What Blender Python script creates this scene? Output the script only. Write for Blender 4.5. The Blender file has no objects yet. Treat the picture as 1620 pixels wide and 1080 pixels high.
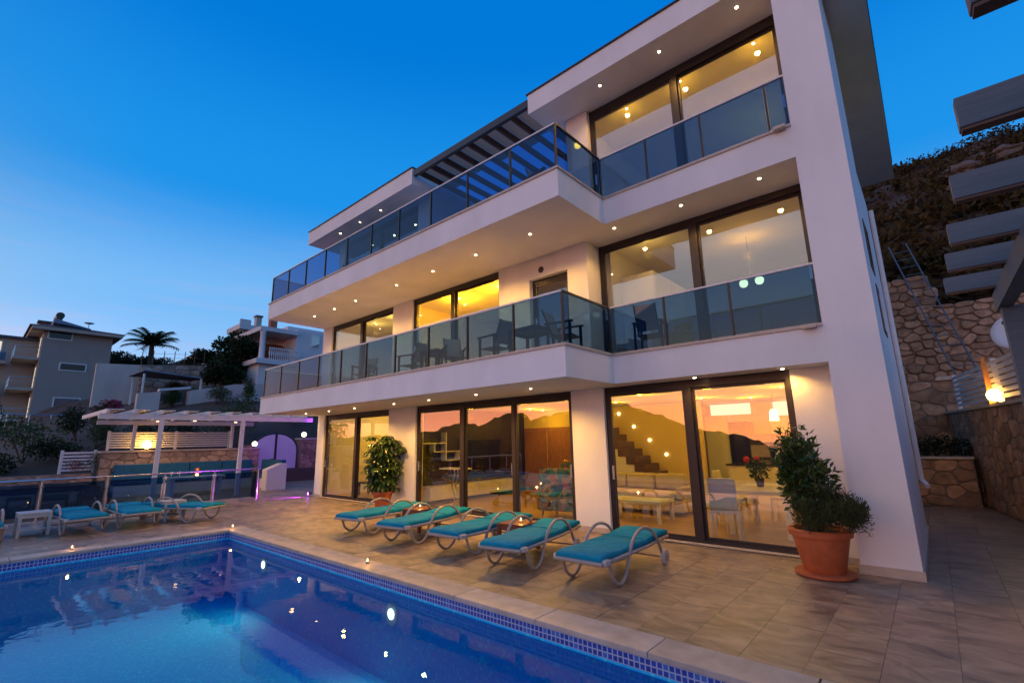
import bpy, math, random
import numpy as np
from mathutils import Vector, Matrix
random.seed(7); rng = np.random.default_rng(7)
SC = bpy.context.scene
COL = SC.collection
R = math.radians
pi = math.pi

# ------------------------------------------------------------------ camera
def setup_camera():
    y, p, r = R(41.053), R(11.858), R(-1.156)
    f = Vector((-math.sin(y)*math.cos(p), math.cos(y)*math.cos(p), math.sin(p)))
    rt = Vector((math.cos(y), math.sin(y), 0)); up = rt.cross(f)
    r2 = rt*math.cos(r)+up*math.sin(r); u2 = -rt*math.sin(r)+up*math.cos(r)
    m = Matrix((r2, u2, -f)).transposed().to_4x4(); m.translation = (0, 0, 1.7)
    cd = bpy.data.cameras.new('camera'); cd.sensor_width = 36; cd.lens = 747.26/1620*36
    cd.clip_start = .05; cd.clip_end = 6000
    o = bpy.data.objects.new('camera', cd); COL.objects.link(o); o.matrix_world = m
    SC.camera = o
setup_camera()
SC.view_settings.view_transform = 'Standard'; SC.view_settings.look = 'None'
SC.view_settings.exposure = 0; SC.view_settings.gamma = 1; SC.view_settings.use_curve_mapping = False
SC.cycles.use_denoising = True
try: SC.cycles.denoiser = 'OPENIMAGEDENOISE'
except Exception: pass
SC.cycles.max_bounces = 9; SC.cycles.diffuse_bounces = 4; SC.cycles.glossy_bounces = 5
SC.cycles.transparent_max_bounces = 32; SC.cycles.sample_clamp_indirect = 4
SC.cycles.caustics_reflective = False; SC.cycles.caustics_refractive = False

# ------------------------------------------------------------------ world: dusk sky, afterglow where the sun went down
SUNSET = Vector((-.38, -.925, 0)).normalized()
def setup_world():
    w = bpy.data.worlds.new('World'); SC.world = w; w.use_nodes = True
    nt = w.node_tree; N = nt.nodes; L = nt.links; N.clear()
    def mth(op, a, b=None, c=None, clamp=False):
        n = N.new('ShaderNodeMath'); n.operation = op; n.use_clamp = clamp
        for i, v in enumerate((a, b, c)):
            if v is None: continue
            if isinstance(v, (int, float)): n.inputs[i].default_value = v
            else: L.new(v, n.inputs[i])
        return n.outputs[0]
    tc = N.new('ShaderNodeTexCoord')
    sep = N.new('ShaderNodeSeparateXYZ'); L.new(tc.outputs['Generated'], sep.inputs[0])
    x, y, z = sep.outputs
    ln = mth('SQRT', mth('ADD', mth('ADD', mth('MULTIPLY', x, x), mth('MULTIPLY', y, y)), 1e-4))
    a = mth('DIVIDE', mth('ADD', mth('MULTIPLY', x, SUNSET.x), mth('MULTIPLY', y, SUNSET.y)), ln)
    el = mth('MULTIPLY', mth('ARCSINE', z), 2/pi, None, True)
    def ramp(stops):
        n = N.new('ShaderNodeValToRGB'); cr = n.color_ramp; cr.interpolation = 'EASE'
        while len(cr.elements) < len(stops): cr.elements.new(.5)
        for e, (p, c) in zip(cr.elements, stops): e.position = p; e.color = (*c, 1)
        L.new(el, n.inputs[0]); return n.outputs[0]
    east = ramp([(0, (.56, .50, .72)), (.05, (.42, .55, .86)), (.09, (.32, .56, .93)), (.16, (.19, .49, .92)), (.30, (.012, .29, .82)), (.5, (.0, .19, .69)), (1, (.0, .12, .50))])
    west = ramp([(0, (1.0, .28, .05)), (.03, (1.0, .25, .10)), (.06, (1.0, .38, .18)), (.10, (.80, .48, .33)), (.15, (.42, .46, .49)), (.24, (.16, .38, .64)), (.36, (.03, .26, .70)), (.6, (.0, .17, .62)), (1, (.0, .12, .5))])
    # thin streaky afterglow clouds near the sunset
    mp = N.new('ShaderNodeMapping'); mp.inputs['Scale'].default_value = (2.2, 2.2, 26); L.new(tc.outputs['Generated'], mp.inputs[0])
    nz = N.new('ShaderNodeTexNoise'); nz.inputs['Scale'].default_value = 1.6; nz.inputs['Detail'].default_value = 5; L.new(mp.outputs[0], nz.inputs[0])
    st = N.new('ShaderNodeMapRange'); L.new(nz.outputs['Fac'], st.inputs[0]); st.inputs[1].default_value = .5; st.inputs[2].default_value = .68
    lowel = N.new('ShaderNodeMapRange'); L.new(el, lowel.inputs[0]); lowel.inputs[1].default_value = .28; lowel.inputs[2].default_value = .05
    mix = N.new('ShaderNodeMix'); mix.data_type = 'RGBA'
    fac = N.new('ShaderNodeMapRange'); fac.interpolation_type = 'SMOOTHSTEP'; L.new(a, fac.inputs[0]); fac.inputs[1].default_value = .18; fac.inputs[2].default_value = .92
    L.new(fac.outputs[0], mix.inputs[0]); L.new(east, mix.inputs[6]); L.new(west, mix.inputs[7])
    cl = N.new('ShaderNodeMix'); cl.data_type = 'RGBA'
    L.new(mth('MULTIPLY', mth('MULTIPLY', st.outputs[0], lowel.outputs[0]), .16), cl.inputs[0]); L.new(mix.outputs[2], cl.inputs[6])
    cl.inputs[7].default_value = (.95, .40, .42, 1)
    # the band of sky above the set sun is brighter than the rest
    gain = mth('ADD', 1.0, mth('MULTIPLY', mth('POWER', mth('MAXIMUM', a, 0), 1.5), mth('MULTIPLY', mth('POWER', mth('SUBTRACT', 1, el), 13), 3.2)))
    bg = N.new('ShaderNodeBackground'); L.new(cl.outputs[2], bg.inputs[0]); L.new(gain, bg.inputs[1])
    out = N.new('ShaderNodeOutputWorld'); L.new(bg.outputs[0], out.inputs[0])
setup_world()

def setup_sun():
    ld = bpy.data.lights.new('afterglow_sun', 'SUN'); ld.energy = .8; ld.angle = R(120); ld.color = (1, .76, .68)
    o = bpy.data.objects.new('afterglow_sun', ld); COL.objects.link(o)
    d = Vector((SUNSET.x, SUNSET.y, math.tan(R(14))))
    o.rotation_euler = d.to_track_quat('Z', 'Y').to_euler()
setup_sun()

# ------------------------------------------------------------------ materials
MATS = {}
def new_mat(name):
    m = bpy.data.materials.new(name); m.use_nodes = True; m.node_tree.nodes.clear(); MATS[name] = m
    return m, m.node_tree.nodes, m.node_tree.links
def M(name, col, rough=.6, var=.12, scale=3., bump=0., bscale=40., spec=.4, metal=0., rnd=0., col2=None, stretch=None, transl=0.):
    m, N, L = new_mat(name)
    out = N.new('ShaderNodeOutputMaterial'); b = N.new('ShaderNodeBsdfPrincipled'); L.new(b.outputs[0], out.inputs[0])
    b.inputs['Roughness'].default_value = rough; b.inputs['Metallic'].default_value = metal
    b.inputs['Specular IOR Level'].default_value = spec
    g = N.new('ShaderNodeNewGeometry'); vec = g.outputs['Position']
    if stretch:
        mp = N.new('ShaderNodeMapping'); mp.inputs['Scale'].default_value = stretch; L.new(vec, mp.inputs[0]); vec = mp.outputs[0]
    nz = N.new('ShaderNodeTexNoise'); nz.inputs['Scale'].default_value = scale; nz.inputs['Detail'].default_value = 6; L.new(vec, nz.inputs[0])
    mr = N.new('ShaderNodeMapRange'); mr.inputs[1].default_value = .3; mr.inputs[2].default_value = .7; L.new(nz.outputs['Fac'], mr.inputs[0])
    mx = N.new('ShaderNodeMix'); mx.data_type = 'RGBA'; L.new(mr.outputs[0], mx.inputs[0])
    c2 = col2 if col2 else tuple(c*(1+var) for c in col); c1 = col if col2 else tuple(c*(1-var) for c in col)
    mx.inputs[6].default_value = (*c1, 1); mx.inputs[7].default_value = (*c2, 1)
    cur = mx.outputs[2]
    if rnd:
        oi = N.new('ShaderNodeObjectInfo'); hs = N.new('ShaderNodeHueSaturation')
        r2 = N.new('ShaderNodeMapRange'); L.new(oi.outputs['Random'], r2.inputs[0]); r2.inputs[3].default_value = 1-rnd; r2.inputs[4].default_value = 1+rnd
        L.new(r2.outputs[0], hs.inputs['Value']); L.new(cur, hs.inputs['Color']); cur = hs.outputs[0]
    L.new(cur, b.inputs['Base Color'])
    if bump:
        n2 = N.new('ShaderNodeTexNoise'); n2.inputs['Scale'].default_value = bscale; n2.inputs['Detail'].default_value = 4; L.new(vec, n2.inputs[0])
        bp = N.new('ShaderNodeBump'); bp.inputs['Strength'].default_value = bump; bp.inputs['Distance'].default_value = .02
        L.new(n2.outputs['Fac'], bp.inputs['Height']); L.new(bp.outputs[0], b.inputs['Normal'])
    if transl:
        t = N.new('ShaderNodeBsdfTranslucent'); L.new(cur, t.inputs[0]); ms = N.new('ShaderNodeMixShader'); ms.inputs[0].default_value = transl
        L.new(b.outputs[0], ms.inputs[1]); L.new(t.outputs[0], ms.inputs[2]); L.new(ms.outputs[0], out.inputs[0])
    return m
def EM(name, col, strength):
    m, N, L = new_mat(name)
    out = N.new('ShaderNodeOutputMaterial'); e = N.new('ShaderNodeEmission'); e.inputs[0].default_value = (*col, 1); e.inputs[1].default_value = strength
    L.new(e.outputs[0], out.inputs[0]); return m
def GLASS(name, tint, base, gain=1.0, refl=(1, 1, 1), rough=0.0):
    m, N, L = new_mat(name)
    out = N.new('ShaderNodeOutputMaterial'); t = N.new('ShaderNodeBsdfTransparent'); t.inputs[0].default_value = (*tint, 1)
    gl = N.new('ShaderNodeBsdfGlossy'); gl.inputs['Roughness'].default_value = rough; gl.inputs[0].default_value = (*refl, 1)
    lw = N.new('ShaderNodeLayerWeight'); lw.inputs[0].default_value = .5
    pw = N.new('ShaderNodeMath'); pw.operation = 'POWER'; L.new(lw.outputs['Facing'], pw.inputs[0]); pw.inputs[1].default_value = 5
    ma = N.new('ShaderNodeMath'); ma.operation = 'MULTIPLY_ADD'; ma.use_clamp = True; L.new(pw.outputs[0], ma.inputs[0]); ma.inputs[1].default_value = gain; ma.inputs[2].default_value = base
    ms = N.new('ShaderNodeMixShader'); L.new(ma.outputs[0], ms.inputs[0]); L.new(t.outputs[0], ms.inputs[1]); L.new(gl.outputs[0], ms.inputs[2]); L.new(ms.outputs[0], out.inputs[0])
    return m

M('plaster', (.77, .75, .74), .8, .065, 1.6, .15, 45, stretch=(1, 1, .35))
M('soffit', (.62, .50, .40), .85, .03, 1.5, .08, 60)
M('trim_stone', (.50, .42, .34), .55, .1, 8)
M('frame', (.028, .022, .024), .35, .1, 10)
M('steel', (.55, .55, .56), .25, .05, 20, metal=.9)
M('dark_steel', (.03, .028, .03), .35, .1, 10)
M('rail_white', (.7, .66, .64), .35, .05, 10)
GLASS('window_glass', (.92, .92, .90), .14, .85)
GLASS('rail_glass', (.30, .455, .65), .035, .65, (.58, .80, 1))
GLASS('clear_glass', (.93, .95, .95), .03, .9)
M('limestone', (.40, .345, .285), .55, .18, 5, .15, 30, rnd=.08)
M('grout', (.22, .165, .115), .9)
M('resin', (.32, .28, .25), .4, .05, 10)
M('resin_white', (.46, .44, .42), .4, .05, 10)
M('cushion', (.002, .22, .34), .85, .14, 7, .8, 16, spec=.15, rnd=.07)
M('terracotta', (.42, .11, .04), .65, .15, 9, .1, 40)
M('soil', (.03, .02, .014), .95, .3, 30)
M('wood_dark', (.05, .032, .025), .5, .25, 6, stretch=(1, 1, 8))
M('wood_stair', (.10, .05, .02), .4, .25, 6, stretch=(1, 8, 8))
M('wood_red', (.17, .05, .025), .45, .25, 8, stretch=(8, 1, 8))
M('wood_door', (.34, .15, .045), .4, .25, 6, stretch=(8, 8, .8))
M('wood_floor', (.42, .26, .07), .35, .25, 3, stretch=(1, 8, 1), rnd=.12)
M('white_paint', (.68, .65, .63), .5, .05, 12)
M('grey_timber', (.085, .115, .145), .6, .12, 6, .1, 30, stretch=(.6, 8, 8))
M('brown_timber', (.10, .05, .035), .6, .2, 6)
M('stone', (.34, .215, .135), .85, .35, 5, .6, 18, rnd=.3)
M('stone_pale', (.36, .265, .205), .85, .3, 5, .6, 18, rnd=.28)
M('mortar', (.22, .165, .12), .95, .2, 8, .3, 40)
M('concrete', (.56, .46, .40), .9, .16, .9, .2, 20, stretch=(1, 1, .35))
M('tan_render', (.33, .265, .225), .9, .05, 1)
M('tan_light', (.46, .38, .31), .9, .05, 1)
M('white_render', (.62, .60, .60), .85, .06, .8)
M('roof_dark', (.07, .08, .10), .6, .2, 4)
M('roof_tile', (.33, .10, .05), .75, .2, 6)
M('earth', (.045, .026, .017), .95, .45, .35, .6, 4, col2=(.085, .055, .035))
M('rock', (.13, .10, .085), .9, .35, 1.5, .8, 5)
M('leaf_dark', (.018, .032, .010), .6, .4, 3, spec=.2, transl=.2)
M('leaf', (.035, .07, .014), .5, .35, 5, spec=.3, transl=.25)
M('leaf_olive', (.055, .07, .022), .55, .35, 5, spec=.3, transl=.25)
M('leaf_glossy', (.040, .085, .018), .35, .4, 9, spec=.5, transl=.22)
M('scrub', (.065, .045, .018), .8, .5, .6, spec=.1, transl=.15)
M('flower_red', (.35, .02, .03), .6, .2, 5)
M('bark', (.07, .05, .035), .9, .3, 10, .4, 30)
M('sea', (.01, .03, .05), .15, .2, .02)
M('sofa', (.58, .50, .38), .85, .08, 8, .2, 120)
M('white_lacquer', (.78, .76, .72), .3, .03, 5)
M('cream_wall', (.76, .60, .24), .85, .03, 2)
M('feature_wall', (.03, .017, .014), .5, .2, 5)
M('black_gloss', (.008, .008, .009), .15, .1, 5)
M('oven_steel', (.3, .28, .26), .3, .1, 8, metal=.8)
M('tile_black', (.02, .018, .016), .25, .2, 30)
M('bed_white', (.75, .72, .66), .9, .05, 5)
M('canvas', (.26, .24, .22), .9, .05, 20)
M('teal_bench', (.004, .085, .19), .8, .15, 10, .2, 90)
M('dish_white', (.6, .62, .65), .4, .03, 5)
M('awning', (.16, .22, .30), .8, .1, 3)
M('pink_flower', (.3, .03, .10), .6, .2, 5)
EM('lamp_lens', (1, .74, .42), 26)
EM('lamp_lens_dim', (1, .66, .30), 10)
EM('globe_warm', (1, .50, .08), 60)
EM('globe_white', (1, .78, .55), 5)
EM('candle', (1, .50, .18), 14)
EM('pool_lamp', (.95, .93, 1), 6)
EM('panel_lit', (1, .80, .5), 1.6)
EM('bulb', (1, .66, .22), 12)
EM('purple_led', (.50, .05, 1), 70)
EM('lit_window', (1, .85, .6), .9)

def mat_tile():
    m, N, L = new_mat('deck_tile')
    out = N.new('ShaderNodeOutputMaterial'); b = N.new('ShaderNodeBsdfPrincipled'); L.new(b.outputs[0], out.inputs[0])
    g = N.new('ShaderNodeNewGeometry'); oi = N.new('ShaderNodeObjectInfo')
    off = N.new('ShaderNodeVectorMath'); off.operation = 'MULTIPLY_ADD'
    cmb = N.new('ShaderNodeCombineXYZ'); mm = N.new('ShaderNodeMath'); mm.operation = 'MULTIPLY'; mm.inputs[1].default_value = 17
    L.new(oi.outputs['Random'], mm.inputs[0]); L.new(mm.outputs[0], cmb.inputs[0]); L.new(mm.outputs[0], cmb.inputs[1])
    L.new(cmb.outputs[0], off.inputs[0]); off.inputs[1].default_value = (1, 1, 1); L.new(g.outputs['Position'], off.inputs[2])
    mp = N.new('ShaderNodeMapping'); mp.inputs['Scale'].default_value = (1.2, 2.3, 1); mp.inputs['Rotation'].default_value = (0, 0, .5); L.new(off.outputs[0], mp.inputs[0])
    nz = N.new('ShaderNodeTexNoise'); nz.inputs['Scale'].default_value = 1.5; nz.inputs['Detail'].default_value = 8; nz.inputs['Roughness'].default_value = .62; nz.inputs['Distortion'].default_value = 1.2; L.new(mp.outputs[0], nz.inputs[0])
    cr = N.new('ShaderNodeValToRGB'); e = cr.color_ramp.elements; e[0].position = .34; e[0].color = (.125, .09, .066, 1); e[1].position = .68; e[1].color = (.38, .275, .175, 1); L.new(nz.outputs['Fac'], cr.inputs[0])
    hs = N.new('ShaderNodeHueSaturation'); r2 = N.new('ShaderNodeMapRange'); L.new(oi.outputs['Random'], r2.inputs[0]); r2.inputs[3].default_value = .93; r2.inputs[4].default_value = 1.07
    L.new(r2.outputs[0], hs.inputs['Value']); L.new(cr.outputs[0], hs.inputs['Color']); L.new(hs.outputs[0], b.inputs['Base Color'])
    ro = N.new('ShaderNodeMapRange'); L.new(nz.outputs['Fac'], ro.inputs[0]); ro.inputs[3].default_value = .34; ro.inputs[4].default_value = .55; L.new(ro.outputs[0], b.inputs['Roughness'])
    b.inputs['Specular IOR Level'].default_value = .5
    bp = N.new('ShaderNodeBump'); bp.inputs['Strength'].default_value = .12; bp.inputs['Distance'].default_value = .01; L.new(nz.outputs['Fac'], bp.inputs['Height']); L.new(bp.outputs[0], b.inputs['Normal'])
mat_tile()
def mat_mosaic(name, ax, c1, c2, c3, mortar, size=.036, ms=.0035):
    m, N, L = new_mat(name)
    out = N.new('ShaderNodeOutputMaterial'); b = N.new('ShaderNodeBsdfPrincipled'); L.new(b.outputs[0], out.inputs[0])
    g = N.new('ShaderNodeNewGeometry'); sp = N.new('ShaderNodeSeparateXYZ'); L.new(g.outputs['Position'], sp.inputs[0])
    cb = N.new('ShaderNodeCombineXYZ'); L.new(sp.outputs[ax[0]], cb.inputs[0]); L.new(sp.outputs[ax[1]], cb.inputs[1])
    br = N.new('ShaderNodeTexBrick'); br.offset = 0; br.squash = 1; br.inputs['Scale'].default_value = 1
    br.inputs['Brick Width'].default_value = size; br.inputs['Row Height'].default_value = size; br.inputs['Mortar Size'].default_value = ms; br.inputs['Bias'].default_value = 0
    br.inputs['Color1'].default_value = (*c1, 1); br.inputs['Color2'].default_value = (*c2, 1); br.inputs['Mortar'].default_value = (*mortar, 1)
    L.new(cb.outputs[0], br.inputs['Vector'])
    nz = N.new('ShaderNodeTexWhiteNoise'); nz.noise_dimensions = '2D'
    sc = N.new('ShaderNodeVectorMath'); sc.operation = 'SCALE'; sc.inputs[3].default_value = 1/size; fl = N.new('ShaderNodeVectorMath'); fl.operation = 'FLOOR'
    L.new(cb.outputs[0], sc.inputs[0]); L.new(sc.outputs[0], fl.inputs[0]); L.new(fl.outputs[0], nz.inputs['Vector'])
    gt = N.new('ShaderNodeMath'); gt.operation = 'GREATER_THAN'; gt.inputs[1].default_value = .86; L.new(nz.outputs['Value'], gt.inputs[0])
    inv = N.new('ShaderNodeMath'); inv.operation = 'SUBTRACT'; inv.inputs[0].default_value = 1; L.new(br.outputs['Fac'], inv.inputs[1])
    mu = N.new('ShaderNodeMath'); mu.operation = 'MULTIPLY'; L.new(gt.outputs[0], mu.inputs[0]); L.new(inv.outputs[0], mu.inputs[1])
    mx = N.new('ShaderNodeMix'); mx.data_type = 'RGBA'; L.new(mu.outputs[0], mx.inputs[0]); L.new(br.outputs['Color'], mx.inputs[6]); mx.inputs[7].default_value = (*c3, 1)
    L.new(mx.outputs[2], b.inputs['Base Color']); b.inputs['Roughness'].default_value = .55
for nm, ax in (('mosaic_x', (0, 2)), ('mosaic_y', (1, 2)), ('mosaic_floor', (0, 1))):
    mat_mosaic(nm, ax, (.002, .42, .90), (.003, .54, .94), (.03, .72, .95), (.03, .55, .86))
for nm, ax in (('rim_x', (0, 2)), ('rim_y', (1, 2))):
    mat_mosaic(nm, ax, (.006, .03, .26), (.012, .06, .40), (.03, .14, .5), (.34, .40, .55), .05, .006)
def mat_water():
    m, N, L = new_mat('water')
    out = N.new('ShaderNodeOutputMaterial'); t = N.new('ShaderNodeBsdfTransparent'); t.inputs[0].default_value = (.55, .90, .99, 1)
    gl = N.new('ShaderNodeBsdfGlossy'); gl.inputs['Roughness'].default_value = .0
    g = N.new('ShaderNodeNewGeometry'); nz = N.new('ShaderNodeTexNoise'); nz.inputs['Scale'].default_value = 2.6; nz.inputs['Detail'].default_value = 3; L.new(g.outputs['Position'], nz.inputs[0])
    bp = N.new('ShaderNodeBump'); bp.inputs['Strength'].default_value = .045; bp.inputs['Distance'].default_value = .05; L.new(nz.outputs['Fac'], bp.inputs['Height'])
    L.new(bp.outputs[0], gl.inputs['Normal'])
    fr = N.new('ShaderNodeFresnel'); fr.inputs[0].default_value = 1.33; L.new(bp.outputs[0], fr.inputs[1])
    ms = N.new('ShaderNodeMixShader'); L.new(fr.outputs[0], ms.inputs[0]); L.new(t.outputs[0], ms.inputs[1]); L.new(gl.outputs[0], ms.inputs[2]); L.new(ms.outputs[0], out.inputs[0])
mat_water()
def mat_pattern():
    m, N, L = new_mat('patchwork')
    out = N.new('ShaderNodeOutputMaterial'); b = N.new('ShaderNodeBsdfPrincipled'); L.new(b.outputs[0], out.inputs[0]); b.inputs['Roughness'].default_value = .9
    g = N.new('ShaderNodeNewGeometry'); v = N.new('ShaderNodeTexVoronoi'); v.inputs['Scale'].default_value = 11; L.new(g.outputs['Position'], v.inputs[0])
    cr = N.new('ShaderNodeValToRGB'); cr.color_ramp.interpolation = 'CONSTANT'; e = cr.color_ramp.elements
    e[0].color = (.05, .10, .12, 1); e[1].position = .35; e[1].color = (.30, .22, .14, 1)
    for p, c in ((.55, (.04, .20, .24)), (.7, (.35, .10, .06)), (.82, (.12, .12, .10))):
        k = e.new(p); k.color = (*c, 1)
    sp = N.new('ShaderNodeSeparateColor'); L.new(v.outputs['Color'], sp.inputs[0]); L.new(sp.outputs[0], cr.inputs[0]); L.new(cr.outputs[0], b.inputs['Base Color'])
mat_pattern()
def mat_painting():
    m, N, L = new_mat('painting')
    out = N.new('ShaderNodeOutputMaterial'); b = N.new('ShaderNodeBsdfPrincipled'); L.new(b.outputs[0], out.inputs[0])
    tc = N.new('ShaderNodeTexCoord'); sp = N.new('ShaderNodeSeparateXYZ'); L.new(tc.outputs['Generated'], sp.inputs[0])
    nz = N.new('ShaderNodeTexNoise'); nz.inputs['Scale'].default_value = 6; L.new(tc.outputs['Generated'], nz.inputs[0])
    ad = N.new('ShaderNodeMath'); ad.operation = 'MULTIPLY_ADD'; ad.inputs[1].default_value = .25; L.new(nz.outputs['Fac'], ad.inputs[0]); L.new(sp.outputs[2], ad.inputs[2])
    cr = N.new('ShaderNodeValToRGB'); e = cr.color_ramp.elements; e[0].position = .2; e[0].color = (.03, .06, .02, 1); e[1].position = .62; e[1].color = (.5, .55, .5, 1)
    k = e.new(.5); k.color = (.10, .16, .04, 1); L.new(ad.outputs[0], cr.inputs[0]); L.new(cr.outputs[0], b.inputs['Base Color'])
mat_painting()

# ------------------------------------------------------------------ mesh helpers
class MB:
    def __init__(s): s.v = []; s.f = []
    def add(s, vs, fs):
        o = len(s.v); s.v += [tuple(map(float, p)) for p in vs]; s.f += [tuple(o+i for i in f) for f in fs]; return s
    def box(s, x0, x1, y0, y1, z0, z1):
        if x0 > x1: x0, x1 = x1, x0
        if y0 > y1: y0, y1 = y1, y0
        if z0 > z1: z0, z1 = z1, z0
        return s.add([(x0,y0,z0),(x1,y0,z0),(x1,y1,z0),(x0,y1,z0),(x0,y0,z1),(x1,y0,z1),(x1,y1,z1),(x0,y1,z1)],
                     [(0,3,2,1),(4,5,6,7),(0,1,5,4),(1,2,6,5),(2,3,7,6),(3,0,4,7)])
    def obox(s, a, b, w, h):          # bar from a to b, w wide horizontally, h high
        a = Vector(a); b = Vector(b); d = (b-a).normalized()
        sd = d.cross(Vector((0, 0, 1)))
        if sd.length < 1e-4: sd = Vector((1, 0, 0))
        sd.normalize(); up = sd.cross(d); vs = []
        for p in (a, b):
            for i, j in ((-1,-1),(1,-1),(1,1),(-1,1)): vs.append(p+sd*(i*w/2)+up*(j*h/2))
        return s.add(vs, [(3,2,1,0),(4,5,6,7),(0,1,5,4),(1,2,6,5),(2,3,7,6),(3,0,4,7)])
    def prism(s, poly, z0, z1):       # poly counter-clockwise in xy
        n = len(poly)
        return s.add([(x,y,z0) for x,y in poly]+[(x,y,z1) for x,y in poly],
                     [tuple(range(n-1,-1,-1)), tuple(range(n,2*n))]+[(i,(i+1)%n,n+(i+1)%n,n+i) for i in range(n)])
    def yz(s, poly, x0, x1):          # polygon of (y,z) extruded along x
        n = len(poly)
        return s.add([(x0,y,z) for y,z in poly]+[(x1,y,z) for y,z in poly],
                     [tuple(range(n-1,-1,-1)), tuple(range(n,2*n))]+[(i,(i+1)%n,n+(i+1)%n,n+i) for i in range(n)])
    def xz(s, poly, y0, y1):
        n = len(poly)
        return s.add([(x,y0,z) for x,z in poly]+[(x,y1,z) for x,z in poly],
                     [tuple(range(n)), tuple(range(2*n-1,n-1,-1))]+[(i,n+i,n+(i+1)%n,(i+1)%n) for i in range(n)])
    def tube(s, pts, r, seg=8, caps=True):
        pts = [Vector(p) for p in pts]; n = len(pts); rs = r if isinstance(r, (list, tuple)) else [r]*n
        ref = Vector((0, 0, 1)); vs = []; fs = []; side = None
        for i, p in enumerate(pts):
            d = (pts[min(i+1, n-1)]-pts[max(i-1, 0)]).normalized()
            if side is None:
                side = d.cross(ref)
                if side.length < 1e-3: side = d.cross(Vector((1, 0, 0)))
            else: side = side-d*side.dot(d)
            side.normalize(); up = side.cross(d)
            for k in range(seg):
                a = 2*pi*k/seg; vs.append(p+(side*math.cos(a)+up*math.sin(a))*rs[i])
        for i in range(n-1):
            for k in range(seg): fs.append((i*seg+k, i*seg+(k+1)%seg, (i+1)*seg+(k+1)%seg, (i+1)*seg+k))
        if caps: fs.append(tuple(range(seg-1, -1, -1))); fs.append(tuple((n-1)*seg+k for k in range(seg)))
        return s.add(vs, fs)
    def lathe(s, prof, c=(0, 0, 0), seg=24):
        vs = []; fs = []; n = len(prof)
        for r, z in prof:
            for k in range(seg): a = 2*pi*k/seg; vs.append((c[0]+r*math.cos(a), c[1]+r*math.sin(a), c[2]+z))
        for i in range(n-1):
            for k in range(seg): fs.append((i*seg+k, i*seg+(k+1)%seg, (i+1)*seg+(k+1)%seg, (i+1)*seg+k))
        fs.append(tuple(range(seg-1, -1, -1))); fs.append(tuple((n-1)*seg+k for k in range(seg)))
        return s.add(vs, fs)
    def sphere(s, c, r, seg=16, rings=10):
        prof = [(max(r*math.sin(pi*i/rings), 1e-4), -r*math.cos(pi*i/rings)) for i in range(rings+1)]
        return s.lathe(prof, c, seg)
    def build(s, name, mat, parent=None, smooth=False, bevel=0., local=False, origin=None):
        v = np.array(s.v, dtype=float)
        if local: o0 = np.zeros(3)
        elif origin is not None: o0 = np.array(origin, float)
        else: o0 = np.array([(v[:,0].min()+v[:,0].max())/2, (v[:,1].min()+v[:,1].max())/2, v[:,2].min()])
        me = bpy.data.meshes.new(name); me.from_pydata((v-o0).tolist(), [], s.f); me.materials.append(MATS[mat])
        if smooth: me.polygons.foreach_set('use_smooth', [True]*len(me.polygons))
        o = bpy.data.objects.new(name, me); COL.objects.link(o)
        if parent is not None:
            o.parent = parent
            if not local: o0 = o0-np.array(wloc(parent))
        o.location = o0
        if bevel:
            b = o.modifiers.new('bevel', 'BEVEL'); b.width = bevel; b.segments = 2; b.limit_method = 'ANGLE'
        return o
def wloc(o):
    p = Vector((0, 0, 0))
    while o is not None: p += o.location; o = o.parent
    return p
def tag(o, label=None, cat=None, group=None, kind=None):
    if label: o['label'] = label
    if cat: o['category'] = cat
    if group: o['group'] = group
    if kind: o['kind'] = kind
    elif cat: o['kind'] = 'thing'
    return o
def thing(name, label, cat, loc=(0, 0, 0), rz=0., group=None):
    o = bpy.data.objects.new(name, None); o.empty_display_size = .2; COL.objects.link(o); o.location = loc; o.rotation_euler = (0, 0, rz)
    return tag(o, label, cat, group)
def part_empty(name, parent, loc):
    o = bpy.data.objects.new(name, None); o.empty_display_size = .1; COL.objects.link(o); o.parent = parent
    o.location = Vector(loc)-wloc(parent); return o
CACHE = {}
def bx(name, x0, x1, y0, y1, z0, z1, mat, parent=None, bevel=0.):
    """an axis-aligned box as an object of its own; alike boxes share their mesh"""
    key = (round(x1-x0, 3), round(y1-y0, 3), round(z1-z0, 3), mat)
    c = Vector(((x0+x1)/2, (y0+y1)/2, z0))
    if key in CACHE and not bevel:
        o = bpy.data.objects.new(name, CACHE[key]); COL.objects.link(o)
        if parent is not None: o.parent = parent; c = c-wloc(parent)
        o.location = c; return o
    o = MB().box(x0, x1, y0, y1, z0, z1).build(name, mat, parent, bevel=bevel)
    if not bevel: CACHE[key] = o.data
    return o
def copy_tree(o, parent=None):
    c = o.copy(); COL.objects.link(c); c.parent = parent
    for ch in list(o.children): copy_tree(ch, c)
    return c
def light(name, kind, loc, energy, col, parent=None, size=.05, spot=None, blend=.6, target=None):
    ld = bpy.data.lights.new(name, kind); ld.energy = energy; ld.color = col
    if kind in ('POINT', 'SPOT'): ld.shadow_soft_size = size
    if kind == 'SPOT': ld.spot_size = spot or R(120); ld.spot_blend = blend
    if kind == 'AREA': ld.size = size
    o = bpy.data.objects.new(name, ld); COL.objects.link(o)
    p = Vector(loc)
    if target is not None: o.rotation_euler = (p-Vector(target)).to_track_quat('Z', 'Y').to_euler()
    if parent is not None: o.parent = parent; p = p-wloc(parent)
    o.location = p; return o
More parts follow.
